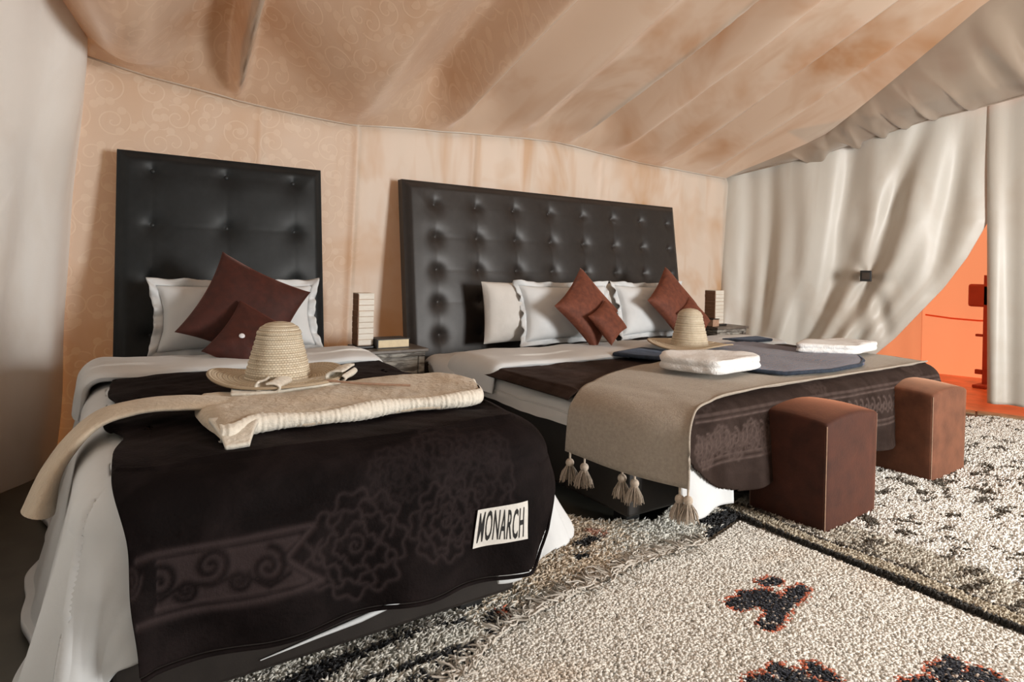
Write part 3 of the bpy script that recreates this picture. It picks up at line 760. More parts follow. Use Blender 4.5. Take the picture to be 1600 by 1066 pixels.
# edge roll hanging at the left side
def ribbon(name, F_, B_, mat, parent=None, n=70, m_=26, thick=.006, amp=.006, seed=1, bulge=0.0, bq=9.0):
    F_ = np.array(F_, float); B_ = np.array(B_, float); k = len(F_)
    c = np.concatenate([[0], np.cumsum(np.linalg.norm(np.diff((F_ + B_) / 2, axis=0), axis=1))]); q = np.linspace(0, c[-1], n)
    def cr(P_):
        out = np.zeros((n, 3))
        for d_ in range(3):
            tg = np.gradient(P_[:, d_], c)
            i = np.clip(np.searchsorted(c, q, 'right') - 1, 0, k - 2); h = c[i + 1] - c[i]; u = (q - c[i]) / h
            h00 = 2 * u ** 3 - 3 * u ** 2 + 1; h10 = u ** 3 - 2 * u ** 2 + u; h01 = -2 * u ** 3 + 3 * u ** 2; h11 = u ** 3 - u ** 2
            out[:, d_] = h00 * P_[i, d_] + h10 * h * tg[i] + h01 * P_[i + 1, d_] + h11 * h * tg[i + 1]
        return out
    A = cr(F_); B = cr(B_); v = np.linspace(0, 1, m_)
    G = A[:, None] * (1 - v)[None, :, None] + B[:, None] * v[None, :, None]
    du = np.gradient(G, axis=0); dv = np.gradient(G, axis=1); nn = np.cross(du, dv); nn /= np.linalg.norm(nn, axis=2)[..., None] + 1e-9
    Q, V_ = np.meshgrid(q, v, indexing='ij'); wd = np.linalg.norm(A - B, axis=1)[:, None] * V_
    G = G + nn * (amp * fbm(Q, wd, 16, 16, seed) + bulge * np.sin(pi * V_) * (1 - smooth(bq * .6, bq, Q)))[..., None]
    return grid(name, G[..., 0], G[..., 1], G[..., 2], mat, parent, uv=(Q, wd), thick=thick), A, B

# dark brown plush blanket on the larger bed
RS2 = .006
R2 = Raster(1.36, 3.98, 1.02, 2.66, RS2)
for sx in np.arange(1.75, 3.95, .052):
    tt_ = 1.335 + .012 * sin(sx * 3)
    R2.line(spiral(sx, tt_, .036, 1.2, .5, 1, .62), .0045, .9); R2.line(spiral(sx + .026, tt_ - .012, .028, 1.0, 3.5, -1, .6), .004, .8)
for tt_ in (1.405, 1.425, 1.27, 1.25): R2.line([(1.75, tt_), (3.95, tt_)], .004, .9)
for k in range(34):
    x, y = rg.uniform(1.7, 3.8), rg.uniform(1.5, 2.5); rose(R2, x, y, rg.uniform(.05, .1), .006, .25, k + 90)
for k in range(5): rose(R2, 1.78 + k * .09, 1.30 + .03 * (k % 2), .05, .005, .6, k + 70)
Ig, Jg = np.meshgrid(np.arange(R2.n) * RS2 + 1.36, np.arange(R2.m) * RS2 + 1.02, indexing='ij')
X, Y, Z, nx, ny, rest, ec = drape_map(Ig, Jg, RB, RZ, .11, .06, (.06, .06, .10, .1), .024)
lf = .008 * fbm(Ig, Jg, 10, 10, 91) + .003 * fbm(Ig, Jg, 30, 30, 92)
Y -= (.022 * np.sin(Ig * 19) * np.minimum(rest, .3) / .3 + lf) * (ny < -.5) ; Z += lf * (ec <= .01) + .010
Z += .004 * (1 - R2.a) * (ec <= .02); Y -= .004 * (1 - R2.a) * (rest > 0) * np.abs(ny)
keep = (Jg > 1.13) & (Jg < 2.44 + .03 * np.sin(Ig * 4)) & (Ig > np.where(Jg > 1.80, 1.462, 1.66)) & (Ig < 3.93)
cx0, cy0b = 2.02, 1.50
keep &= ~((Ig < cx0) & (Jg < cy0b) & (((Ig - cx0) / .41) ** 2 + ((Jg - cy0b) / .37) ** 2 > 1))
kr = keep.ravel(); Fc = grid_faces(R2.n, R2.m); Fc = Fc[kr[Fc].all(1)]
bl2 = mesh_np('blanket', np.stack([X.ravel(), Y.ravel(), Z.ravel()], 1), Fc, M['blanket2'])
a = bl2.data.attributes.new('relief', 'FLOAT', 'POINT'); a.data.foreach_set('value', R2.a.ravel().astype(np.float32))
md = bl2.modifiers.new('thickness', 'SOLIDIFY'); md.thickness = .006; md.offset = -1
tag(bl2, 'dark brown plush blanket with scrolled relief hanging over the foot of the larger bed', 'blanket')

# woven throw with tassels
TZ = .501
Fp = [(1.58, 1.325, .255), (1.575, 1.32, .35), (1.585, 1.33, .43), (1.64, 1.36, .480), (1.80, 1.415, TZ), (2.08, 1.462, TZ + .004), (2.6, 1.478, TZ + .004), (3.2, 1.49, TZ + .003), (3.70, 1.52, TZ)]
Bp = [(1.43, 1.77, .285), (1.435, 1.77, .36), (1.45, 1.775, .44), (1.51, 1.80, .487), (1.66, 1.88, TZ + .006), (2.0, 2.05, TZ + .004), (2.6, 2.18, TZ + .002), (3.2, 2.22, TZ), (3.74, 2.15, TZ)]
thr, A, B = ribbon('throw', Fp, Bp, M['throw'], thick=.006, amp=.0035, seed=5, n=140, m_=50, bulge=.026, bq=.30)
for v in thr.data.vertices:            # slightly scalloped hem
    pass
tag(thr, 'cream woven throw with tassels folded over the corner of the larger bed', 'throw')
tube('hem', A[:, :], .0045, M['throw'], thr, 6)
def tassel(parent, p, ln=.075, seed=0):
    rg_ = np.random.default_rng(seed); x, y, z = p
    root_m = tube('tassel', [(x, y, z + .008), (x, y, z - .008), (x, y, z - .018)], .004, M['tassel'], parent, 6)
    V, Fq = [], []
    bm = bmesh.new(); bmesh.ops.create_uvsphere(bm, u_segments=14, v_segments=10, radius=.0155)
    for v in bm.verts: v.co = v.co + Vector((x, y, z - .030))
    from_bm('ball', bm, M['tassel'], root_m, smooth=True)
    for k in range(70):
        a = rg_.uniform(0, 2 * pi); r1 = rg_.uniform(.3, 1.0) * .030; L_ = ln * rg_.uniform(.8, 1.1)
        p0 = np.array([x + .008 * cos(a), y + .008 * sin(a), z - .036]); p1 = np.array([x + r1 * cos(a), y + r1 * sin(a), z - .036 - L_ * .45])
        p2 = np.array([x + r1 * 1.25 * cos(a), y + r1 * 1.25 * sin(a), z - .036 - L_ * .78])
        b0 = len(V)
        for q, w__ in ((p0, .0016), (p1, .0019), (p2, .0014)):
            for j in range(3): V.append(q + w__ * np.array([cos(j * 2.09), sin(j * 2.09), 0]))
        for i in range(2):
            for j in range(3): Fq.append((b0 + i * 3 + j, b0 + i * 3 + (j + 1) % 3, b0 + i * 3 + 3 + (j + 1) % 3, b0 + i * 3 + 3 + j))
    sk = mesh_np('skirt', V, Fq, M['tassel'], root_m); sk['kind'] = 'stuff'
    return root_m
def hem_pt(f): return A[0] * (1 - f) + B[0] * f
for k, (f, dz) in enumerate(((.0, .0), (.06, -.004), (.40, .0), (.50, .004), (.82, .0), (.95, .0))):
    tassel(thr, hem_pt(f) - np.array([.0, 0, .006 - dz]), .078, k)

# ------------------------------------------------------------------ pillows and cushions
def pillow_mesh(w_, h_, t_, flange=0.0, pinch=.10, seed=0, n=56, wr=.008, soft=.42, ruffle=.017):
    U, V_ = np.meshgrid(np.linspace(-1, 1, n), np.linspace(-1, 1, n), indexing='ij')
    Xs = w_ / 2 * U * (1 - pinch * (1 - V_ ** 2) * U ** 2 * .9); Ys = h_ / 2 * V_ * (1 - pinch * (1 - U ** 2) * V_ ** 2 * .9)
    body = ((1 - U ** 4) * (1 - V_ ** 4)).clip(0) ** soft * (.72 + .28 * (1 - U ** 2) * (1 - V_ ** 2))
    nz = fbm(Xs, Ys, 16, 16, seed) + .6 * fbm(Xs, Ys, 40, 40, seed + 1)
    zf = t_ / 2 * body + wr * nz * body; zb_ = -t_ / 2 * body * .8 - wr * nz * body * .6
    V = [np.stack([Xs.ravel(), Ys.ravel(), zf.ravel()], 1), np.stack([Xs.ravel(), Ys.ravel(), zb_.ravel()], 1)]
    Fc = grid_faces(n, n); F2 = [Fc, Fc[:, ::-1] + n * n]; cnt = 2 * n * n
    if flange:
        P_ = []
        per = [( -1 + 2 * k / 40, -1) for k in range(40)] + [(1, -1 + 2 * k / 40) for k in range(40)] + [(1 - 2 * k / 40, 1) for k in range(40)] + [(-1, 1 - 2 * k / 40) for k in range(40)]
        per = np.array(per); a_, b_ = per[:, 0], per[:, 1]
        ix = w_ / 2 * a_ * (1 - pinch * (1 - b_ ** 2) * a_ ** 2 * .9); iy = h_ / 2 * b_ * (1 - pinch * (1 - a_ ** 2) * b_ ** 2 * .9)
        q = np.arange(160)
        rows = []
        for f_ in (0, .35, .7, 1.0):
            g = flange * f_; corner = (np.abs(a_) > .93) & (np.abs(b_) > .93)
            ox = ix * 1.0 + np.where(np.abs(a_) >= 1, np.sign(a_), a_ ** 3) * g; oy = iy + np.where(np.abs(b_) >= 1, np.sign(b_), b_ ** 3) * g
            oz = ruffle * f_ * (np.sin(q * .55 + seed) + .6 * np.sin(q * 1.13 + 2 * seed))
            rows.append(np.stack([ox, oy, oz], 1))
        V.append(np.concatenate(rows)); 
        fl = []
        for r in range(3):
            for k in range(160): fl.append((cnt + r * 160 + k, cnt + r * 160 + (k + 1) % 160, cnt + (r + 1) * 160 + (k + 1) % 160, cnt + (r + 1) * 160 + k))
        flv = np.array(fl)
    V = np.concatenate(V); Fa = np.concatenate(F2)
    if flange:
        body_o = (V[:cnt], Fa); return body_o, (V[cnt:], flv - cnt)
    return (V, Fa), None
def place(o, c, yaw=0, lean=.3, roll_=0.0):
    o.matrix_world = Matrix.Translation(c) @ Matrix.Rotation(yaw, 4, 'Z') @ Matrix.Rotation(pi / 2 - lean, 4, 'X') @ Matrix.Rotation(roll_, 4, 'Z')
def pillow(name, c, w_, h_, t_, mat, label, yaw=0, lean=.3, roll_=0, flange=0, group=None, cat='pillow', button=None, **kw):
    b, fl = pillow_mesh(w_, h_, t_, flange, **kw)
    o = mesh_np(name, b[0], b[1], mat)
    place(o, c, yaw, lean, roll_)
    tag(o, label, cat, group)
    if fl is not None:
        q = mesh_np('flange', fl[0], fl[1], mat, o); md = q.modifiers.new('thickness', 'SOLIDIFY'); md.thickness = .004
    if button:
        bm = bmesh.new(); bmesh.ops.create_uvsphere(bm, u_segments=14, v_segments=8, radius=.0115)
        for v in bm.verts: v.co.z *= .55
        q = from_bm('button', bm, M['gem'], o, smooth=True); q.location = (button[0], button[1], t_ / 2 + .003); tag(q, 'clear crystal button')
    return o
# single bed
pillow('pillow', (.53, 2.99, .705), .66, .29, .17, M['white'], 'white flanged pillow propped against the headboard of the single bed', 0, .30, 0, .035, seed=3, wr=.009)
pillow('cushion', (.525, 2.80, .745), .405, .405, .13, M['cush_dark'], 'large plain dark brown velvet cushion standing on its corner on the single bed', .0, .42, radians(-28), 0, cat='cushion', seed=6, wr=.003, pinch=.13)
pillow('cushion', (.52, 2.62, .635), .28, .28, .10, M['cush_dark'], 'small crumpled dark brown cushion with a clear crystal button on the single bed', .05, .62, radians(-36), 0, cat='cushion', button=(-.045, -.035), seed=9, wr=.013, pinch=.12)
# larger bed
for (c, lab, sd, yw) in (((2.20, 3.055, .690), 'shaded white pillow at the far left behind the flanged one on the larger bed', 21, 0), ((3.02, 3.10, .690), 'plain white pillow standing between the two flanged pillows of the larger bed', 23, 0)):
    pillow('pillow', c, .72, .36, .20, M['sheet'], lab, yw, .12, 0, .0, seed=sd, wr=.007, pinch=.05)
pillow('pillow', (2.36, 2.93, .690), .64, .335, .16, M['white'], 'white flanged pillow behind the left rust cushion of the larger bed', -.06, .26, 0, .030, seed=25, wr=.007)
pillow('pillow', (3.13, 2.97, .690), .62, .335, .16, M['white'], 'white flanged pillow behind the right rust cushion of the larger bed', .0, .26, 0, .030, seed=27, wr=.007)
pillow('cushion', (2.36, 2.74, .725), .36, .36, .12, M['cush'], 'large rust brown velvet cushion balanced on its corner on the left of the larger bed', .08, .36, radians(-50), 0, cat='cushion', seed=31, wr=.003, pinch=.12)
pillow('cushion', (2.41, 2.62, .655), .21, .21, .085, M['cush'], 'small rust velvet cushion leaning on the left large cushion of the larger bed', .10, .52, radians(-62), 0, cat='cushion', seed=33, wr=.006, pinch=.12)
pillow('cushion', (3.15, 2.80, .745), .36, .36, .12, M['cush'], 'large rust brown velvet cushion balanced on its corner on the right of the larger bed', .08, .36, radians(-50), 0, cat='cushion', seed=35, wr=.003, pinch=.12)
pillow('cushion', (3.24, 2.70, .655), .23, .23, .085, M['cush'], 'small dark rust cushion behind the straw hat on the larger bed', .10, .52, radians(-58), 0, cat='cushion', seed=37, wr=.006, pinch=.12)

# ------------------------------------------------------------------ straw hats
def hat(loc, label, crown_r, crown_h, brim_r, seed, tilt=(0, 0)):
    root = empty('straw_hat', loc); root.rotation_euler = (tilt[0], tilt[1], 0); tag(root, label, 'hat')
    nA = 96; tp_ = np.linspace(0, 1, 90)
    rp = np.where(tp_ < .68, crown_r * (1 - .34 * (tp_ / .68) ** 1.1), 0); zp = np.where(tp_ < .68, crown_h * .76 * (tp_ / .68), 0)
    e = np.clip((tp_ - .68) / .32, 0, 1) * pi / 2
    rp = np.where(tp_ >= .68, crown_r * .66 * np.cos(e) ** .9 + .0005, rp); zp = np.where(tp_ >= .68, crown_h * (.76 + .24 * np.sin(e)), zp)
    rid = .0028 * np.abs(np.sin(tp_ * pi * 13)); rp = rp + rid * (tp_ < .93)
    TH, K = np.meshgrid(np.linspace(0, 2 * pi, nA + 1), np.arange(90), indexing='ij')
    wob = 1 + .025 * np.sin(TH * 2 + seed) + .012 * np.sin(TH * 5)
    X = rp[K] * np.cos(TH) * wob; Y = rp[K] * np.sin(TH) * wob; Z = zp[K]
    grid('crown', X, Y, Z, M['straw'], root, uv=(TH * crown_r, tp_[K] * crown_h * 1.3))
    br = np.linspace(crown_r * .99, brim_r, 26); TH, K = np.meshgrid(np.linspace(0, 2 * pi, nA + 1), np.arange(26), indexing='ij')
    f_ = (br[K] - crown_r) / (brim_r - crown_r)
    Z = f_ * (.010 * np.sin(TH * 2 + seed * 1.7) + .006 * np.sin(TH * 3)) + .0016 * np.abs(np.sin(f_ * pi * 6)) + .012 * f_ ** 3
    grid('brim', br[K] * np.cos(TH), br[K] * np.sin(TH), Z, M['straw'], root, uv=(TH * brim_r * .8, br[K]), thick=.004)
    tube('brim_edge', np.stack([brim_r * np.cos(np.linspace(0, 2 * pi, 80)), brim_r * np.sin(np.linspace(0, 2 * pi, 80)), .012 + .010 * np.sin(np.linspace(0, 2 * pi, 80) * 2 + seed * 1.7) + .006 * np.sin(np.linspace(0, 2 * pi, 80) * 3)], 1), .004, M['straw'], root, 6)
    return root
hat((.462, 1.965, .598), 'tall woven straw hat lying on the cream robe of the single bed', .094, .174, .195, 1.0)
_h = at(1077, 540, 'z', TZ + .045)
hat((_h.x, _h.y, TZ + .045), 'woven straw hat on the blue throw of the larger bed', .098, .205, .225, 2.4)

# ------------------------------------------------------------------ cream robe on the single bed
robe = empty('robe', (.6, 1.7, .56)); tag(robe, 'cream wool robe laid across the single bed with one sleeve hanging down', 'robe')
rk = []
# body pad
S, T = np.meshgrid(np.linspace(0, 1, 130), np.linspace(0, 1, 60), indexing='ij')
fx = .225 + .79 * S; fyA = 1.500 + .045 * S + .012 * np.sin(S * 14) + .16 * smooth(.86, 1, S) ** 2; fyB = 1.86 + .05 * S + .015 * np.sin(S * 9 + 1) - .12 * smooth(.88, 1, S) ** 2
fyA = fyA - .05 * np.exp(-((S - .03) / .05) ** 2)
yy = fyA + (fyB - fyA) * T
xx = fx - .02 * np.sin(T * pi) * (S < .02)
zz = .566 + .026 * (smooth(0, .10, T) * smooth(0, .03, 1 - T) * smooth(0, .025, S) * smooth(0, .03, 1 - S)) ** .6 + .006 * fbm(xx, yy, 14, 14, 101) + .003 * fbm(xx, yy, 40, 40, 102)
o = grid('robe_body', xx, yy, zz, M['robe'], thick=.012); rk.append(o)
# front trim, ribbed and rolled over
S2, T2 = np.meshgrid(np.linspace(0, 1, 640), np.linspace(0, 1, 18), indexing='ij')
th = T2 * pi * 1.15 - .1
fy = 1.500 + .045 * S2 + .012 * np.sin(S2 * 14) + .16 * smooth(.86, 1, S2) ** 2 - .05 * np.exp(-((S2 - .03) / .05) ** 2)
rb_ = .0004 * np.sin(S2 * 410) + .0005 * np.sin(S2 * 297 + 1)
rad = .020 + .004 * np.sin(S2 * 17) + rb_
xx = .225 + .79 * S2; o = grid('trim', xx, fy + .014 - rad * np.sin(th), .574 + rad * np.cos(th) * .95, M['robe_trim']); rk.append(o)
# right rounded end
# left small corner hanging forward
f = [(.215, 1.56, .590), (.222, 1.50, .582), (.226, 1.455, .575), (.228, 1.415, .562)]; g = [(.335, 1.56, .592), (.31, 1.50, .588), (.29, 1.45, .580), (.275, 1.41, .565)]
o, _, _ = ribbon('corner_flap', f, g, M['robe_trim'], thick=.010, amp=.004, seed=8, n=30, m_=16); rk.append(o)
# sleeve : tube-like flattened ribbon from body across to the left side and down
def sleeve(name, C, W_, H_, mat, n=110, nseg=24, seed=1):
    C = np.array(C, float); c = np.concatenate([[0], np.cumsum(np.linalg.norm(np.diff(C, axis=0), axis=1))]); q = np.linspace(0, c[-1], n)
    i = np.clip(np.searchsorted(c, q, 'right') - 1, 0, len(C) - 2); P_ = np.zeros((n, 3))
    for d_ in range(3):
        tg = np.gradient(C[:, d_], c); h = c[i + 1] - c[i]; u = (q - c[i]) / h
        P_[:, d_] = (2 * u ** 3 - 3 * u ** 2 + 1) * C[i, d_] + (u ** 3 - 2 * u ** 2 + u) * h * tg[i] + (-2 * u ** 3 + 3 * u ** 2) * C[i + 1, d_] + (u ** 3 - u ** 2) * h * tg[i + 1]
    Wv_ = np.interp(q / c[-1], np.linspace(0, 1, len(W_)), W_); Hv = np.interp(q / c[-1], np.linspace(0, 1, len(H_)), H_)
    T_ = np.gradient(P_, axis=0); T_ /= np.linalg.norm(T_, axis=1)[:, None]
    side = np.array([0, 1.0, 0])[None] - T_ * T_[:, 1:2]; side /= np.linalg.norm(side, axis=1)[:, None]; nrm = np.cross(side, T_)
    TH = np.linspace(0, 2 * pi, nseg + 1)
    wr = 1 + .05 * fbm(q[:, None] + 0 * TH[None], TH[None] * .06 + 0 * q[:, None], 30, 20, seed)
    G = P_[:, None] + side[:, None] * (Wv_[:, None] * np.cos(TH)[None] * wr)[..., None] + nrm[:, None] * (Hv[:, None] * np.sin(TH)[None] * wr)[..., None]
    return grid(name, G[..., 0], G[..., 1], G[..., 2], mat, uv=(q[:, None] + 0 * TH[None], TH[None] * .1 + 0 * q[:, None]))
o = sleeve('sleeve', [(.42, 1.74, .566), (.30, 1.76, .576), (.18, 1.78, .588), (.08, 1.79, .585), (.005, 1.79, .565), (-.055, 1.78, .505), (-.085, 1.77, .45), (-.105, 1.755, .375)], [.075, .08, .078, .075, .078, .09, .125], [.014, .014, .013, .012, .014, .020, .032], M['robe'], seed=4); rk.append(o)
# rolled cuffs under the hat
def curl(name, p0, p1, r, turns, a0, mat, n=30, seed=0):
    p0, p1 = np.array(p0, float), np.array(p1, float); ax = p1 - p0; L_ = np.linalg.norm(ax); ax /= L_
    s_ = np.cross(ax, [0, 0, 1]); s_ /= np.linalg.norm(s_); u_ = np.cross(s_, ax)
    S, T = np.meshgrid(np.linspace(0, 1, n), np.linspace(0, 1, 60), indexing='ij')
    an = a0 + T * turns * 2 * pi; rr_ = r * (1.05 - .5 * T) * (1 + .06 * np.sin(S * 8 + seed))
    G = p0 + ax * (S * L_)[..., None] + s_ * (rr_ * 1.5 * np.cos(an))[..., None] + u_ * (rr_ * .8 * np.sin(an))[..., None]
    return grid(name, G[..., 0], G[..., 1], G[..., 2], mat, thick=.006)
o = curl('cuff', (.395, 1.78, .608), (.46, 1.90, .606), .026, .95, 2.4, M['robe_trim'], seed=1); rk.append(o)
o = curl('cuff', (.60, 1.83, .610), (.68, 1.95, .610), .027, .95, 1.2, M['robe_trim'], seed=2); rk.append(o)
f = [(.30, 1.80, .597), (.40, 1.775, .598), (.50, 1.79, .600), (.60, 1.80, .604)]; g = [(.32, 1.90, .598), (.42, 1.90, .600), (.52, 1.90, .602), (.62, 1.91, .606)]
o, _, _ = ribbon('sleeve', f, g, M['robe_trim'], thick=.008, amp=.005, seed=13); rk.append(o)
o = tube('cord', [(.56, 1.80, .610), (.63, 1.74, .606), (.70, 1.70, .603), (.76, 1.66, .602)], .0035, M['seam'], None, 6); rk.append(o)
rebase(robe, rk)

# ------------------------------------------------------------------ textiles on larger bed
def slab(name, poly, z0, z1, mat, parent=None, r=.04, seed=1, fuzz=.003, layers=1):
    """soft folded cloth slab from a polygon outline"""
    P_ = np.array(poly, float); k = len(P_); pts = []
    for i in range(k):
        a, b, c = P_[i - 1], P_[i], P_[(i + 1) % k]
        d1 = (a - b) / np.linalg.norm(a - b); d2 = (c - b) / np.linalg.norm(c - b)
        for u in np.linspace(0, 1, 7): pts.append((1 - u) ** 2 * (b + d1 * r) + 2 * u * (1 - u) * b + u * u * (b + d2 * r))
    pts = np.array(pts + [pts[0]]); c_ = np.concatenate([[0], np.cumsum(np.linalg.norm(np.diff(pts, axis=0), axis=1))])
    q = np.linspace(0, c_[-1], 220); ox, oy = np.interp(q, c_, pts[:, 0]), np.interp(q, c_, pts[:, 1]); cx, cy = ox.mean(), oy.mean()
    H = z1 - z0; rows = []
    zr = np.linspace(0, 1, 7 * layers)
    for z in zr:
        ph = (z * layers) % 1 if z < 1 else 1
        inset = H / layers * .35 * (1 - np.sqrt(max(0, 1 - (2 * ph - 1) ** 2)))
        rows.append((1 - inset / .2, z0 + H * z))
    fin = [(f_, z1 + .0) for f_ in (.9, .75, .6, .45, .3, .15, .0)]
    X, Y, Z = [], [], []
    for s_, z in rows: X.append(cx + (ox - cx) * s_); Y.append(cy + (oy - cy) * s_); Z.append(np.full(220, z))
    for s_, z in fin:
        s0 = rows[-1][0]; X.append(cx + (ox - cx) * s_ * s0); Y.append(cy + (oy - cy) * s_ * s0); Z.append(z + fuzz * 1.5 * fbm(X[-1], Y[-1], 18, 18, seed) + H * .06 * (1 - s_))
    X, Y, Z = np.array(X).T, np.array(Y).T, np.array(Z).T
    n2 = fbm(X + Z, Y - Z, 60, 60, seed + 1)
    X = X + fuzz * .6 * n2; Y = Y + fuzz * .6 * fbm(X, Y + 3 * Z, 50, 50, seed + 2)
    return grid(name, X, Y, Z, mat, parent)
def onbed(L_, z=TZ + .02): return [tuple(at(u, v, 'z', z)[:2]) for u, v in L_]
bt = slab('folded_throw', onbed([(1100, 569), (1165, 576), (1226, 584), (1300, 579), (1352, 569), (1344, 556), (1240, 544), (1170, 534), (1085, 539), (1045, 553)]), TZ + .010, TZ + .026, M['blue'], r=.05, seed=5)
tag(bt, 'blue and grey striped throw folded flat under the towels on the larger bed', 'throw')
tube('chain_edge', [(x, y, TZ + .019) for x, y in onbed([(1165, 577), (1190, 580), (1228, 583.5), (1300, 578.5), (1345, 570), (1349, 563), (1342, 557), (1290, 550)])], .009, M['navy'], bt, 6)
nt = slab('folded_scarf', [(2.20, 2.36), (2.30, 2.14), (2.56, 2.17), (2.52, 2.46)], TZ + .008, TZ + .028, M['navy'], r=.02, seed=15)
tag(nt, 'dark navy scarf folded at the left of the front towel on the larger bed', 'scarf')
nt = slab('folded_scarf', [(3.28, 2.52), (3.36, 2.36), (3.60, 2.36), (3.66, 2.52)], TZ + .020, TZ + .034, M['navy'], r=.02, seed=16)
tag(nt, 'dark navy scarf peeping out behind the far white towel', 'scarf')
t1 = slab('towel', onbed([(1034, 550), (1176, 553), (1192, 559), (1122, 569), (1030, 559)], TZ + .075), TZ + .026, TZ + .085, M['towel'], r=.045, seed=25, fuzz=.009, layers=2)
tag(t1, 'folded white towel at the front of the larger bed beside the navy scarf', 'towel')
t2 = slab('towel', onbed([(1250, 534), (1313, 530), (1374, 536), (1338, 543), (1242, 539)], TZ + .065), TZ + .026, TZ + .074, M['towel'], r=.045, seed=35, fuzz=.009, layers=2)
tag(t2, 'folded white towel at the far right corner of the larger bed', 'towel')

# ------------------------------------------------------------------ nightstands
def nightstand(x0, x1, y0, y1, zt, label):
    root = empty('nightstand', ((x0 + x1) / 2, (y0 + y1) / 2, 0)); tag(root, label, 'nightstand')
    L = x1 - x0; W_ = y1 - y0; hx, hy = L / 2, W_ / 2
    box('table_top', -hx - .02, hx + .02, -hy - .025, hy + .01, zt - .018, zt, M['top'], root, .004)
    box('molding', -hx - .008, hx + .008, -hy - .012, hy, zt - .04, zt - .018, M['worn'], root, .006, 3)
    box('body', -hx, hx, -hy, hy, .04, zt - .04, M['worn'], root, .004)
    for i, z in enumerate((zt - .175, zt - .32)):
        d = box('drawer', -hx + .035, hx - .035, -hy - .012, -hy + .03, z, z + .115, M['worn'], root, .006, 3)
        an = np.linspace(0, 2 * pi, 20); ring = tube('ring_pull', [(.012 * cos(a), -hy - .018, z + .062 + .014 * sin(a)) for a in an], .0025, M['metal'], d, 6)
        bm = bmesh.new(); bmesh.ops.create_uvsphere(bm, u_segments=10, v_segments=8, radius=.006)
        for v in bm.verts: v.co += Vector((0, -hy - .016, z + .078))
        from_bm('knob', bm, M['metal'], d, smooth=True)
    for sx in (-1, 1):
        box('corner_post', sx * (hx - .012) - .018, sx * (hx - .012) + .018, -hy - .010, -hy + .03, .0, zt - .04, M['worn'], root, .006, 3)
        box('leg', sx * (hx - .02) - .018, sx * (hx - .02) + .018, hy - .04, hy, .0, .05, M['worn'], root, .004)
    return root
nightstand(1.03, 1.43, 2.97, 3.16, .52, 'weathered grey wooden nightstand between the two headboards')
nightstand(3.82, 4.15, 2.97, 3.17, .545, 'weathered grey wooden nightstand at the right of the larger bed')
def lamp(x, y, z, w_, dp, h, label):
    root = empty('table_lamp', (x, y, z)); tag(root, label, 'lamp')
    box('base', -w_ / 2 - .02, w_ / 2 + .025, -dp / 2 - .015, dp / 2 + .01, 0.001, .016, M['black'], root, .005)
    box('core', -w_ / 2 + .002, w_ / 2 - .002, -dp / 2 + .002, dp / 2 - .002, .016, h - .004, M['seam'], root, 0)
    n = 9; hh = (h - .02) / n
    for i in range(n):
        z0 = .018 + i * hh; j = random.uniform(-.0015, .0015)
        box('front_strip', -w_ / 2 + .004, w_ / 2 + j, -dp / 2 + j, -dp / 2 + .006, z0, z0 + hh - .0015, M['lampf'], root, .0015, 1)
        box('side_strip', -w_ / 2 + j, -w_ / 2 + .006, -dp / 2 + .004, dp / 2, z0, z0 + hh - .0015, M['lamps'], root, .0015, 1)
    box('cap', -w_ / 2, w_ / 2, -dp / 2, dp / 2, h - .005, h, M['lampf'], root, .002)
    return root
lamp(1.145, 3.10, .52, .085, .085, .285, 'square cream and brown strip table lamp between the headboards')
lamp(3.935, 3.09, .545, .10, .10, .27, 'square brown and cream strip table lamp at the right of the larger bed')
bk = empty('book', (1.285, 3.075, .52)); tag(bk, 'thick closed book with pale pages on the middle nightstand', 'book')
box('pages', -.085, .085, -.055, .055, .004, .044, M['paper'], bk, .002); box('cover', -.09, .088, -.06, .06, .044, .049, M['cover'], bk, .001)
box('cover', -.09, .088, -.06, .06, .0005, .004, M['cover'], bk, .001); box('spine', -.093, -.088, -.06, .06, .0005, .049, M['cover'], bk, .001)
def pos(x0,y0): return x0,y0
bw = box('small_box', 3.80, 3.87, 2.99, 3.05, .547, .60, M['seam'], None, .004); tag(bw, 'small tan box at the left edge of the right nightstand', 'box')
box('lid', 3.798, 3.872, 2.988, 3.052, .60, .606, M['black'], bw, .001)

# small black square switch holding the curtain
p = wpt(1.04, .045); sw = empty('switch_box', (p[0], p[1], .95), atan2(DW[1], DW[0])); tag(sw, 'small black square box pinned in the middle of the beige curtain', 'switch')
box('housing', -.038, .038, -.022, .022, -.042, .042, M['black'], sw, .004); box('rocker', -.026, .026, -.028, -.018, -.026, .026, M['dark_wood'], sw, .002)

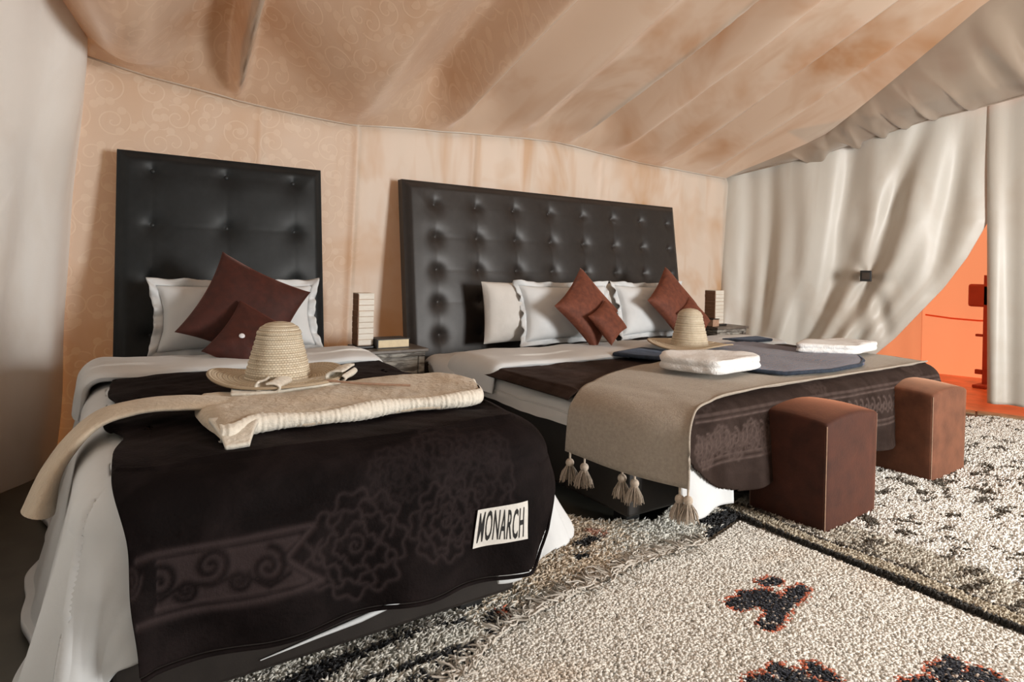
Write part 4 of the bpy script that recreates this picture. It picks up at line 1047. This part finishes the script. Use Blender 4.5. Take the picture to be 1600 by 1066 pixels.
# ------------------------------------------------------------------ stools
def stool(c, sx, sy, h, rz, label, mat):
    root = empty('stool', (c[0], c[1], 0), rz); tag(root, label, 'stool')
    n = 40; bm = bmesh.new(); bmesh.ops.create_cube(bm, size=1)
    bmesh.ops.subdivide_edges(bm, edges=bm.edges[:], cuts=9, use_grid_fill=True)
    for v in bm.verts:
        x, y, z = v.co * 2
        dome = .028 * (1 - x * x) * (1 - .25 * y * y) * max(0, z) + .012 * (1 - y * y) * max(0, z)
        pinch = 1 - .018 * (1 - z) * .5
        X, Y, Z = x * sx / 2 * pinch, y * sy / 2 * pinch, .012 + (z + 1) / 2 * (h - .03)
        if z > .99: Z += dome
        else: Z += dome * max(0, z) ** 6
        bl = .006 * (1 - z * z)
        if abs(x) > .99: X += bl * x * (1 - y * y)
        if abs(y) > .99: Y += bl * y * (1 - x * x)
        v.co = (X, Y, Z)
    b = from_bm('cushion_body', bm, mat, root, smooth=True)
    bv = b.modifiers.new('round', 'BEVEL'); bv.width = .012; bv.segments = 3; bv.limit_method = 'ANGLE'; bv.angle_limit = radians(50)
    def top(x, y): return .012 + (h - .03) + .028 * (1 - x * x) * (1 - .25 * y * y) + .012 * (1 - y * y) - .004
    for ix, iy in ((-1, -1), (1, -1), (-1, 1), (1, 1)):
        tube('corner_piping', [(ix * (sx / 2 - .004) * (.982 + .018 * t), iy * (sy / 2 - .004) * (.982 + .018 * t), .02 + t * (h - .045)) for t in np.linspace(0, 1, 8)], .0024, M['seam'], root, 5)
    for ix in (-1, 1):
        tube('top_piping', [(ix * (sx / 2 - .006), y * (sy / 2 - .008), top(.99, y) - .004) for y in np.linspace(-1, 1, 12)], .0028, mat, root, 5)
        tube('top_piping', [(y * (sx / 2 - .008), ix * (sy / 2 - .006), top(y, .99) - .004) for y in np.linspace(-1, 1, 14)], .0028, mat, root, 5)
    return root
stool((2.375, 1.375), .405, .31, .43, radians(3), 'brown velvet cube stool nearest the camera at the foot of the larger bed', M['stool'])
stool((3.345, 1.45), .375, .36, .43, radians(1), 'brown velvet cube stool farther right, coloured lighter for its brightly lit front', M['stool2'])

# ------------------------------------------------------------------ rugs
def rug_h(x, y):
    return .010 + .006 * fbm(x, y, 9, 9, 200)
def tufts(name, px, py, pz, col, parent, ln, wd, seed, lay=(.4, -.2), spread=.6, thin=None):
    r = np.random.default_rng(seed); n = len(px); base = np.stack([px, py, pz], 1)
    L = ln * r.uniform(.7, 1.25, n); a = r.uniform(0, 2 * pi, n); s = spread * r.uniform(.2, 1, n)
    tip = base + np.stack([(np.cos(a) * s + lay[0]) * L * .75, (np.sin(a) * s + lay[1]) * L * .75, L * .8], 1)
    mid = base * .45 + tip * .55 + np.stack([-.12 * L * np.cos(a), -.12 * L * np.sin(a), .22 * L], 1)
    th0 = r.uniform(0, 2 * pi, n); V = np.zeros((n, 7, 3), np.float32)
    w_ = wd * r.uniform(.7, 1.3, n)
    for j in range(3):
        o_ = np.stack([np.cos(th0 + j * 2.094), np.sin(th0 + j * 2.094), 0 * th0], 1)
        V[:, j] = base + o_ * (w_ * .7)[:, None]; V[:, 3 + j] = mid + o_ * w_[:, None]
    V[:, 6] = tip
    b = (np.arange(n) * 7)[:, None]; tri = []
    for j in range(3):
        k = (j + 1) % 3
        tri += [b + np.array([[j, k, 3 + k]]), b + np.array([[j, 3 + k, 3 + j]]), b + np.array([[3 + j, 3 + k, 6]])]
    Fc = np.concatenate(tri, 0)
    o = mesh_np(name, V.reshape(-1, 3), Fc, M['pile'], parent, smooth=True)
    c = np.repeat(np.concatenate([col, np.ones((n, 1))], 1).astype(np.float32), 7, 0)
    at_ = o.data.color_attributes.new('Col', 'FLOAT_COLOR', 'POINT'); at_.data.foreach_set('color', c.ravel())
    o['kind'] = 'stuff'; return o
def base_sheet(name, poly, z, mat, parent):
    bm = bmesh.new(); vt = [bm.verts.new((x, y, z)) for x, y in poly]; vb = [bm.verts.new((x, y, z - .008)) for x, y in poly]
    bm.faces.new(vt)
    for q in range(len(poly)): bm.faces.new((vb[q], vb[(q + 1) % len(poly)], vt[(q + 1) % len(poly)], vt[q]))
    bmesh.ops.recalc_face_normals(bm, faces=bm.faces[:]); return from_bm(name, bm, mat, parent)
def sample_poly(poly, dens, seed):
    P_ = np.array(poly); lo, hi = P_.min(0), P_.max(0); r = np.random.default_rng(seed)
    n = int((hi[0] - lo[0]) * (hi[1] - lo[1]) * dens); x = r.uniform(lo[0], hi[0], n); y = r.uniform(lo[1], hi[1], n)
    k = inpoly(x, y, P_); return x[k], y[k]
def visible_cull(x, y, pad=60):
    d = x * fw.x + y * fw.y; l = x * r0.x + y * r0.y
    u = 800 + F * l / np.maximum(d, .05); v = HOR + F * EYE / np.maximum(d, .05)
    return (d > .2) & (u > -400) & (u < 2100) & (v < 1500)
def seg_d(x, y, a, b):
    ax, ay = a; bx, by = b; t = np.clip(((x - ax) * (bx - ax) + (y - ay) * (by - ay)) / ((bx - ax) ** 2 + (by - ay) ** 2), 0, 1)
    return np.hypot(x - ax - t * (bx - ax), y - ay - t * (by - ay))
def W2(u, v):
    p = at(u, v, 'z', .03); return (p.x, p.y)
def jit(col, n, r, a=.12): return np.clip(col * (1 + r.normal(0, a, (n, 1))), 0, 1)
def motif(x, y, segs, r):
    """distance field of a motif given as pixel capsules (u0,v0,u1,v1,radius m)"""
    d = np.full(x.shape, 9.0)
    for (u0, v0, u1, v1, rad) in segs: d = np.minimum(d, seg_d(x, y, W2(u0, v0), W2(u1, v1)) - rad)
    return d - .010 + r.normal(0, .004, x.shape)
MOT = [
    [(1150, 938, 1200, 925, .020), (1168, 925, 1195, 940, .018), (1195, 906, 1208, 903, .013), (1190, 925, 1215, 945, .020), (1215, 945, 1245, 920, .014), (1215, 950, 1198, 972, .014), (1232, 925, 1252, 916, .009)],
    [(1175, 1062, 1200, 1058, .012), (1218, 1045, 1235, 1062, .018), (1245, 1050, 1262, 1060, .013), (1272, 1040, 1292, 1052, .012), (1210, 1064, 1300, 1075, .016)],
    [(1420, 1064, 1450, 1060, .010), (1465, 1045, 1490, 1030, .013), (1470, 1040, 1480, 1058, .015), (1500, 1052, 1545, 1050, .012), (1530, 1045, 1550, 1060, .012)],
]
# A : cream foreground rug
polyA = [(.66, 1.20), (.90, 1.325), (1.14, 1.355), (1.45, 1.395), (1.75, 1.385), (2.015, 1.45), (2.02, .25), (.30, .25), (.30, .9)]
rugA = empty('rug', (1.3, .8, 0)); tag(rugA, 'cream shaggy rug with black and red bird-like motifs in the foreground', 'rug')
rka = [base_sheet('backing', polyA, .012, M['rug_base'], None)]
x, y = sample_poly(polyA, 60000, 1); k = visible_cull(x, y); x, y = x[k], y[k]; r = np.random.default_rng(2)
st_ = fbm(x, y, 5, 12, 201); st2 = fbm(x, y, 14, 3, 202)
base = np.array([.76, .73, .67])[None]; brown = np.array([.66, .52, .38])[None]
f = np.clip(st_ * 1.1 - .22 + r.normal(0, .12, len(x)), 0, .8)[:, None] * .8
c = base * (1 - f) + brown * f; c = jit(c, len(x), r, .08)
for mo in MOT:
    d = motif(x, y, mo, r); red = (d < .010) & (r.random(len(x)) < .8); blk = d < 0
    c[red] = np.array([.55, .15, .08]) * r.uniform(.7, 1.2, (red.sum(), 1)); c[blk] = np.array([.018, .02, .028]) * r.uniform(.6, 1.6, (blk.sum(), 1))
    inner = blk & (r.random(len(x)) < .07); c[inner] = [.5, .42, .36]
kk = (np.abs(x - 2.0) < .02); 
rka.append(tufts('pile', x, y, .012 + 0 * x + .003 * fbm(x, y, 12, 12, 203), c, None, .013, .0050, 3, (.2, -.3), .5))
# fringe yarns
V, Fq = [], []; rg3 = np.random.default_rng(8)
EP = np.array(polyA[:5])
for k in range(460):
    q = rg3.uniform(0, 1) ** 1.0 * (len(EP) - 1); i = min(int(q), len(EP) - 2); b0p = EP[i] * (1 - (q - i)) + EP[i + 1] * (q - i)
    L_ = rg3.uniform(.03, .085); a = pi / 2 + .5 + rg3.normal(0, .8); P0 = np.array([b0p[0], b0p[1] - .01, .031]); ps = [P0]
    for j in range(1, 5):
        a += rg3.normal(0, .45); ps.append(ps[-1] + np.array([cos(a), sin(a), 0]) * L_ / 4 + np.array([0, 0, (.006 if j < 2 else -.001) + rg3.normal(0, .0025)]))
    b0 = len(V)
    for j, p_ in enumerate(ps):
        for h in range(4): V.append(p_ + .0029 * np.array([cos(h * pi / 2) * sin(a), -cos(h * pi / 2) * cos(a), sin(h * pi / 2)]))
    for j in range(4):
        for h in range(4): Fq.append((b0 + j * 4 + h, b0 + j * 4 + (h + 1) % 4, b0 + j * 4 + 4 + (h + 1) % 4, b0 + j * 4 + 4 + h))
fr = mesh_np('fringe', V, Fq, M['fringe']); fr['kind'] = 'stuff'; rka.append(fr)
rebase(rugA, rka)
# B : tan and black rug running under the beds
polyB = [(-.1, 1.20), (.30, 1.23), (.70, 1.235), (.92, 1.345), (1.14, 1.375), (1.45, 1.415), (1.75, 1.405), (2.02, 1.47), (2.02, 1.72), (1.72, 1.60), (1.52, 1.72), (1.36, 1.98), (1.30, 2.45), (-.1, 2.45)]
rugB = empty('rug', (1.0, 1.7, 0)); tag(rugB, 'mottled tan, white and black shaggy rug lying under the foot of the single bed', 'rug')
rkb = [base_sheet('backing', polyB, .011, M['rug_base'], None)]
x, y = sample_poly(polyB, 34000, 11); k = visible_cull(x, y) & ((x > 1.0) | (y < 1.6)) & (x > .1); x, y = x[k], y[k]; r = np.random.default_rng(12)
tan = np.array([.70, .59, .46]); wht = np.array([.80, .78, .71]); blk = np.array([.022, .023, .026]); rst = np.array([.42, .17, .09])
c = np.where((fbm(x, y, 7, 7, 210) + r.normal(0, .3, len(x)) > .1)[:, None], tan[None], wht[None])
left = (x < .80); n1 = fbm(x * .6, y * 2.2, 14, 22, 211) + r.normal(0, .12, len(x))
c = np.where((left & (n1 > .30))[:, None], blk[None], np.where(left[:, None], wht[None] * .85, c))
line_d = np.abs(y - 1.300 + .05 * (x - .6)); c[(line_d < .009) & left] = blk
pd = motif(x, y, [(775, 968, 815, 962, .028), (790, 985, 770, 990, .012)], r); c[pd < 0] = blk; pr = motif(x, y, [(783, 960, 795, 966, .009)], r); c[pr < 0] = [.60, .16, .09]
pd = motif(x, y, [(1105, 815, 1170, 800, .035), (1150, 790, 1200, 800, .04), (1110, 835, 1140, 820, .02)], r); c[pd < 0] = blk
pd = motif(x, y, [(915, 790, 935, 810, .012), (905, 850, 925, 842, .010), (900, 870, 912, 868, .006), (935, 765, 950, 775, .014)], r); c[pd < 0] = blk
pd = motif(x, y, [(925, 780, 965, 800, .045), (920, 830, 940, 835, .012)], r); q_ = (pd < 0) & (r.random(len(x)) < .75) & (c.mean(1) > .1); c[q_] = rst * .9 + .1
c = jit(c, len(x), r, .12)
lump = .022 * np.exp(-((x - .68) / .16) ** 2 - ((y - 1.36) / .07) ** 2)
rkb.append(tufts('pile', x, y, .011 + lump + .004 * fbm(x, y, 12, 12, 213), c, None, .030, .0042, 13, (.2, -.3), .75))
rebase(rugB, rkb)
# C : white rug flecked black on the right
polyC = [(2.035, .25), (2.035, 1.47), (2.05, 1.62), (2.6, 1.72), (3.6, 1.85), (4.30, 2.0), (5.02, 1.66), (5.10, 1.2), (5.0, .25)]
rugC = empty('rug', (3.5, 1.1, 0)); tag(rugC, 'white shaggy rug flecked with black under the two stools', 'rug')
rkc = [base_sheet('backing', polyC, .012, M['rug_base'], None)]
x1_, y1_ = sample_poly([(2.035, .25), (2.035, 1.55), (3.2, 1.8), (3.2, .25)], 32000, 21); x2_, y2_ = sample_poly([(3.2, .25), (3.2, 1.8), (4.30, 2.0), (5.02, 1.66), (5.10, 1.2), (5.0, .25)], 14000, 22)
x = np.concatenate([x1_, x2_]); y = np.concatenate([y1_, y2_]); k = visible_cull(x, y); x, y = x[k], y[k]; r = np.random.default_rng(23)
wht = np.array([.90, .87, .81]); c = np.repeat(wht[None], len(x), 0)
xq = x + .09 * fbm(x, y, 11, 11, 224) + .04 * fbm(x, y, 27, 27, 225); yq = y + .09 * fbm(x, y, 12, 12, 226) + .04 * fbm(x, y, 25, 25, 227)
n1 = .6 * fbm(xq, yq * 1.8, 21, 35, 221, 3) + .6 * fbm(yq, xq, 47, 29, 228, 2) + r.normal(0, .18, len(x)); n2 = fbm(x, y, 6, 6, 222)
c[(n1 > .40 - .30 * n2)] = [.10, .085, .065]
edge = x - 2.035 - .01 * np.sin(y * 9)
c[edge < .022] = [.03, .028, .025]; q_ = (edge >= .022) & (edge < .095); c[q_] = np.array([.50, .44, .34]); q_ = (edge >= .095 + .008 * np.sin(y * 14)) & (edge < .108 + .01 * np.sin(y * 14)); c[q_] = [.07, .06, .05]
q_ = (edge > .108) & (edge < .30) & (c.mean(1) > .3); c[q_] = np.array([.60, .56, .48])
c = jit(c, len(x), r, .10)
rkc.append(tufts('pile', x, y, .012 + .006 * np.clip(1 - edge / .1, 0, 1) + .003 * fbm(x, y, 10, 10, 223), c, None, .020, .0042, 24, (.25, -.2), .6))
rebase(rugC, rkc)

# repeats carry a common group
GR = {'pillow': 'white pillows on the two beds', 'cushion': 'brown velvet cushions on the two beds', 'stool': 'velvet cube stools at the bed foot',
      'towel': 'folded white towels on the larger bed', 'lamp': 'strip table lamps on the nightstands', 'nightstand': 'weathered nightstands beside the beds',
      'hat': 'straw hats laid on the beds', 'rug': 'shaggy rugs on the floor', 'headboard': 'tufted headboards against the wall', 'scarf': 'navy scarves on the larger bed'}
for o in sc.objects:
    if o.parent is None and o.get('category') in GR: o['group'] = GR[o['category']]
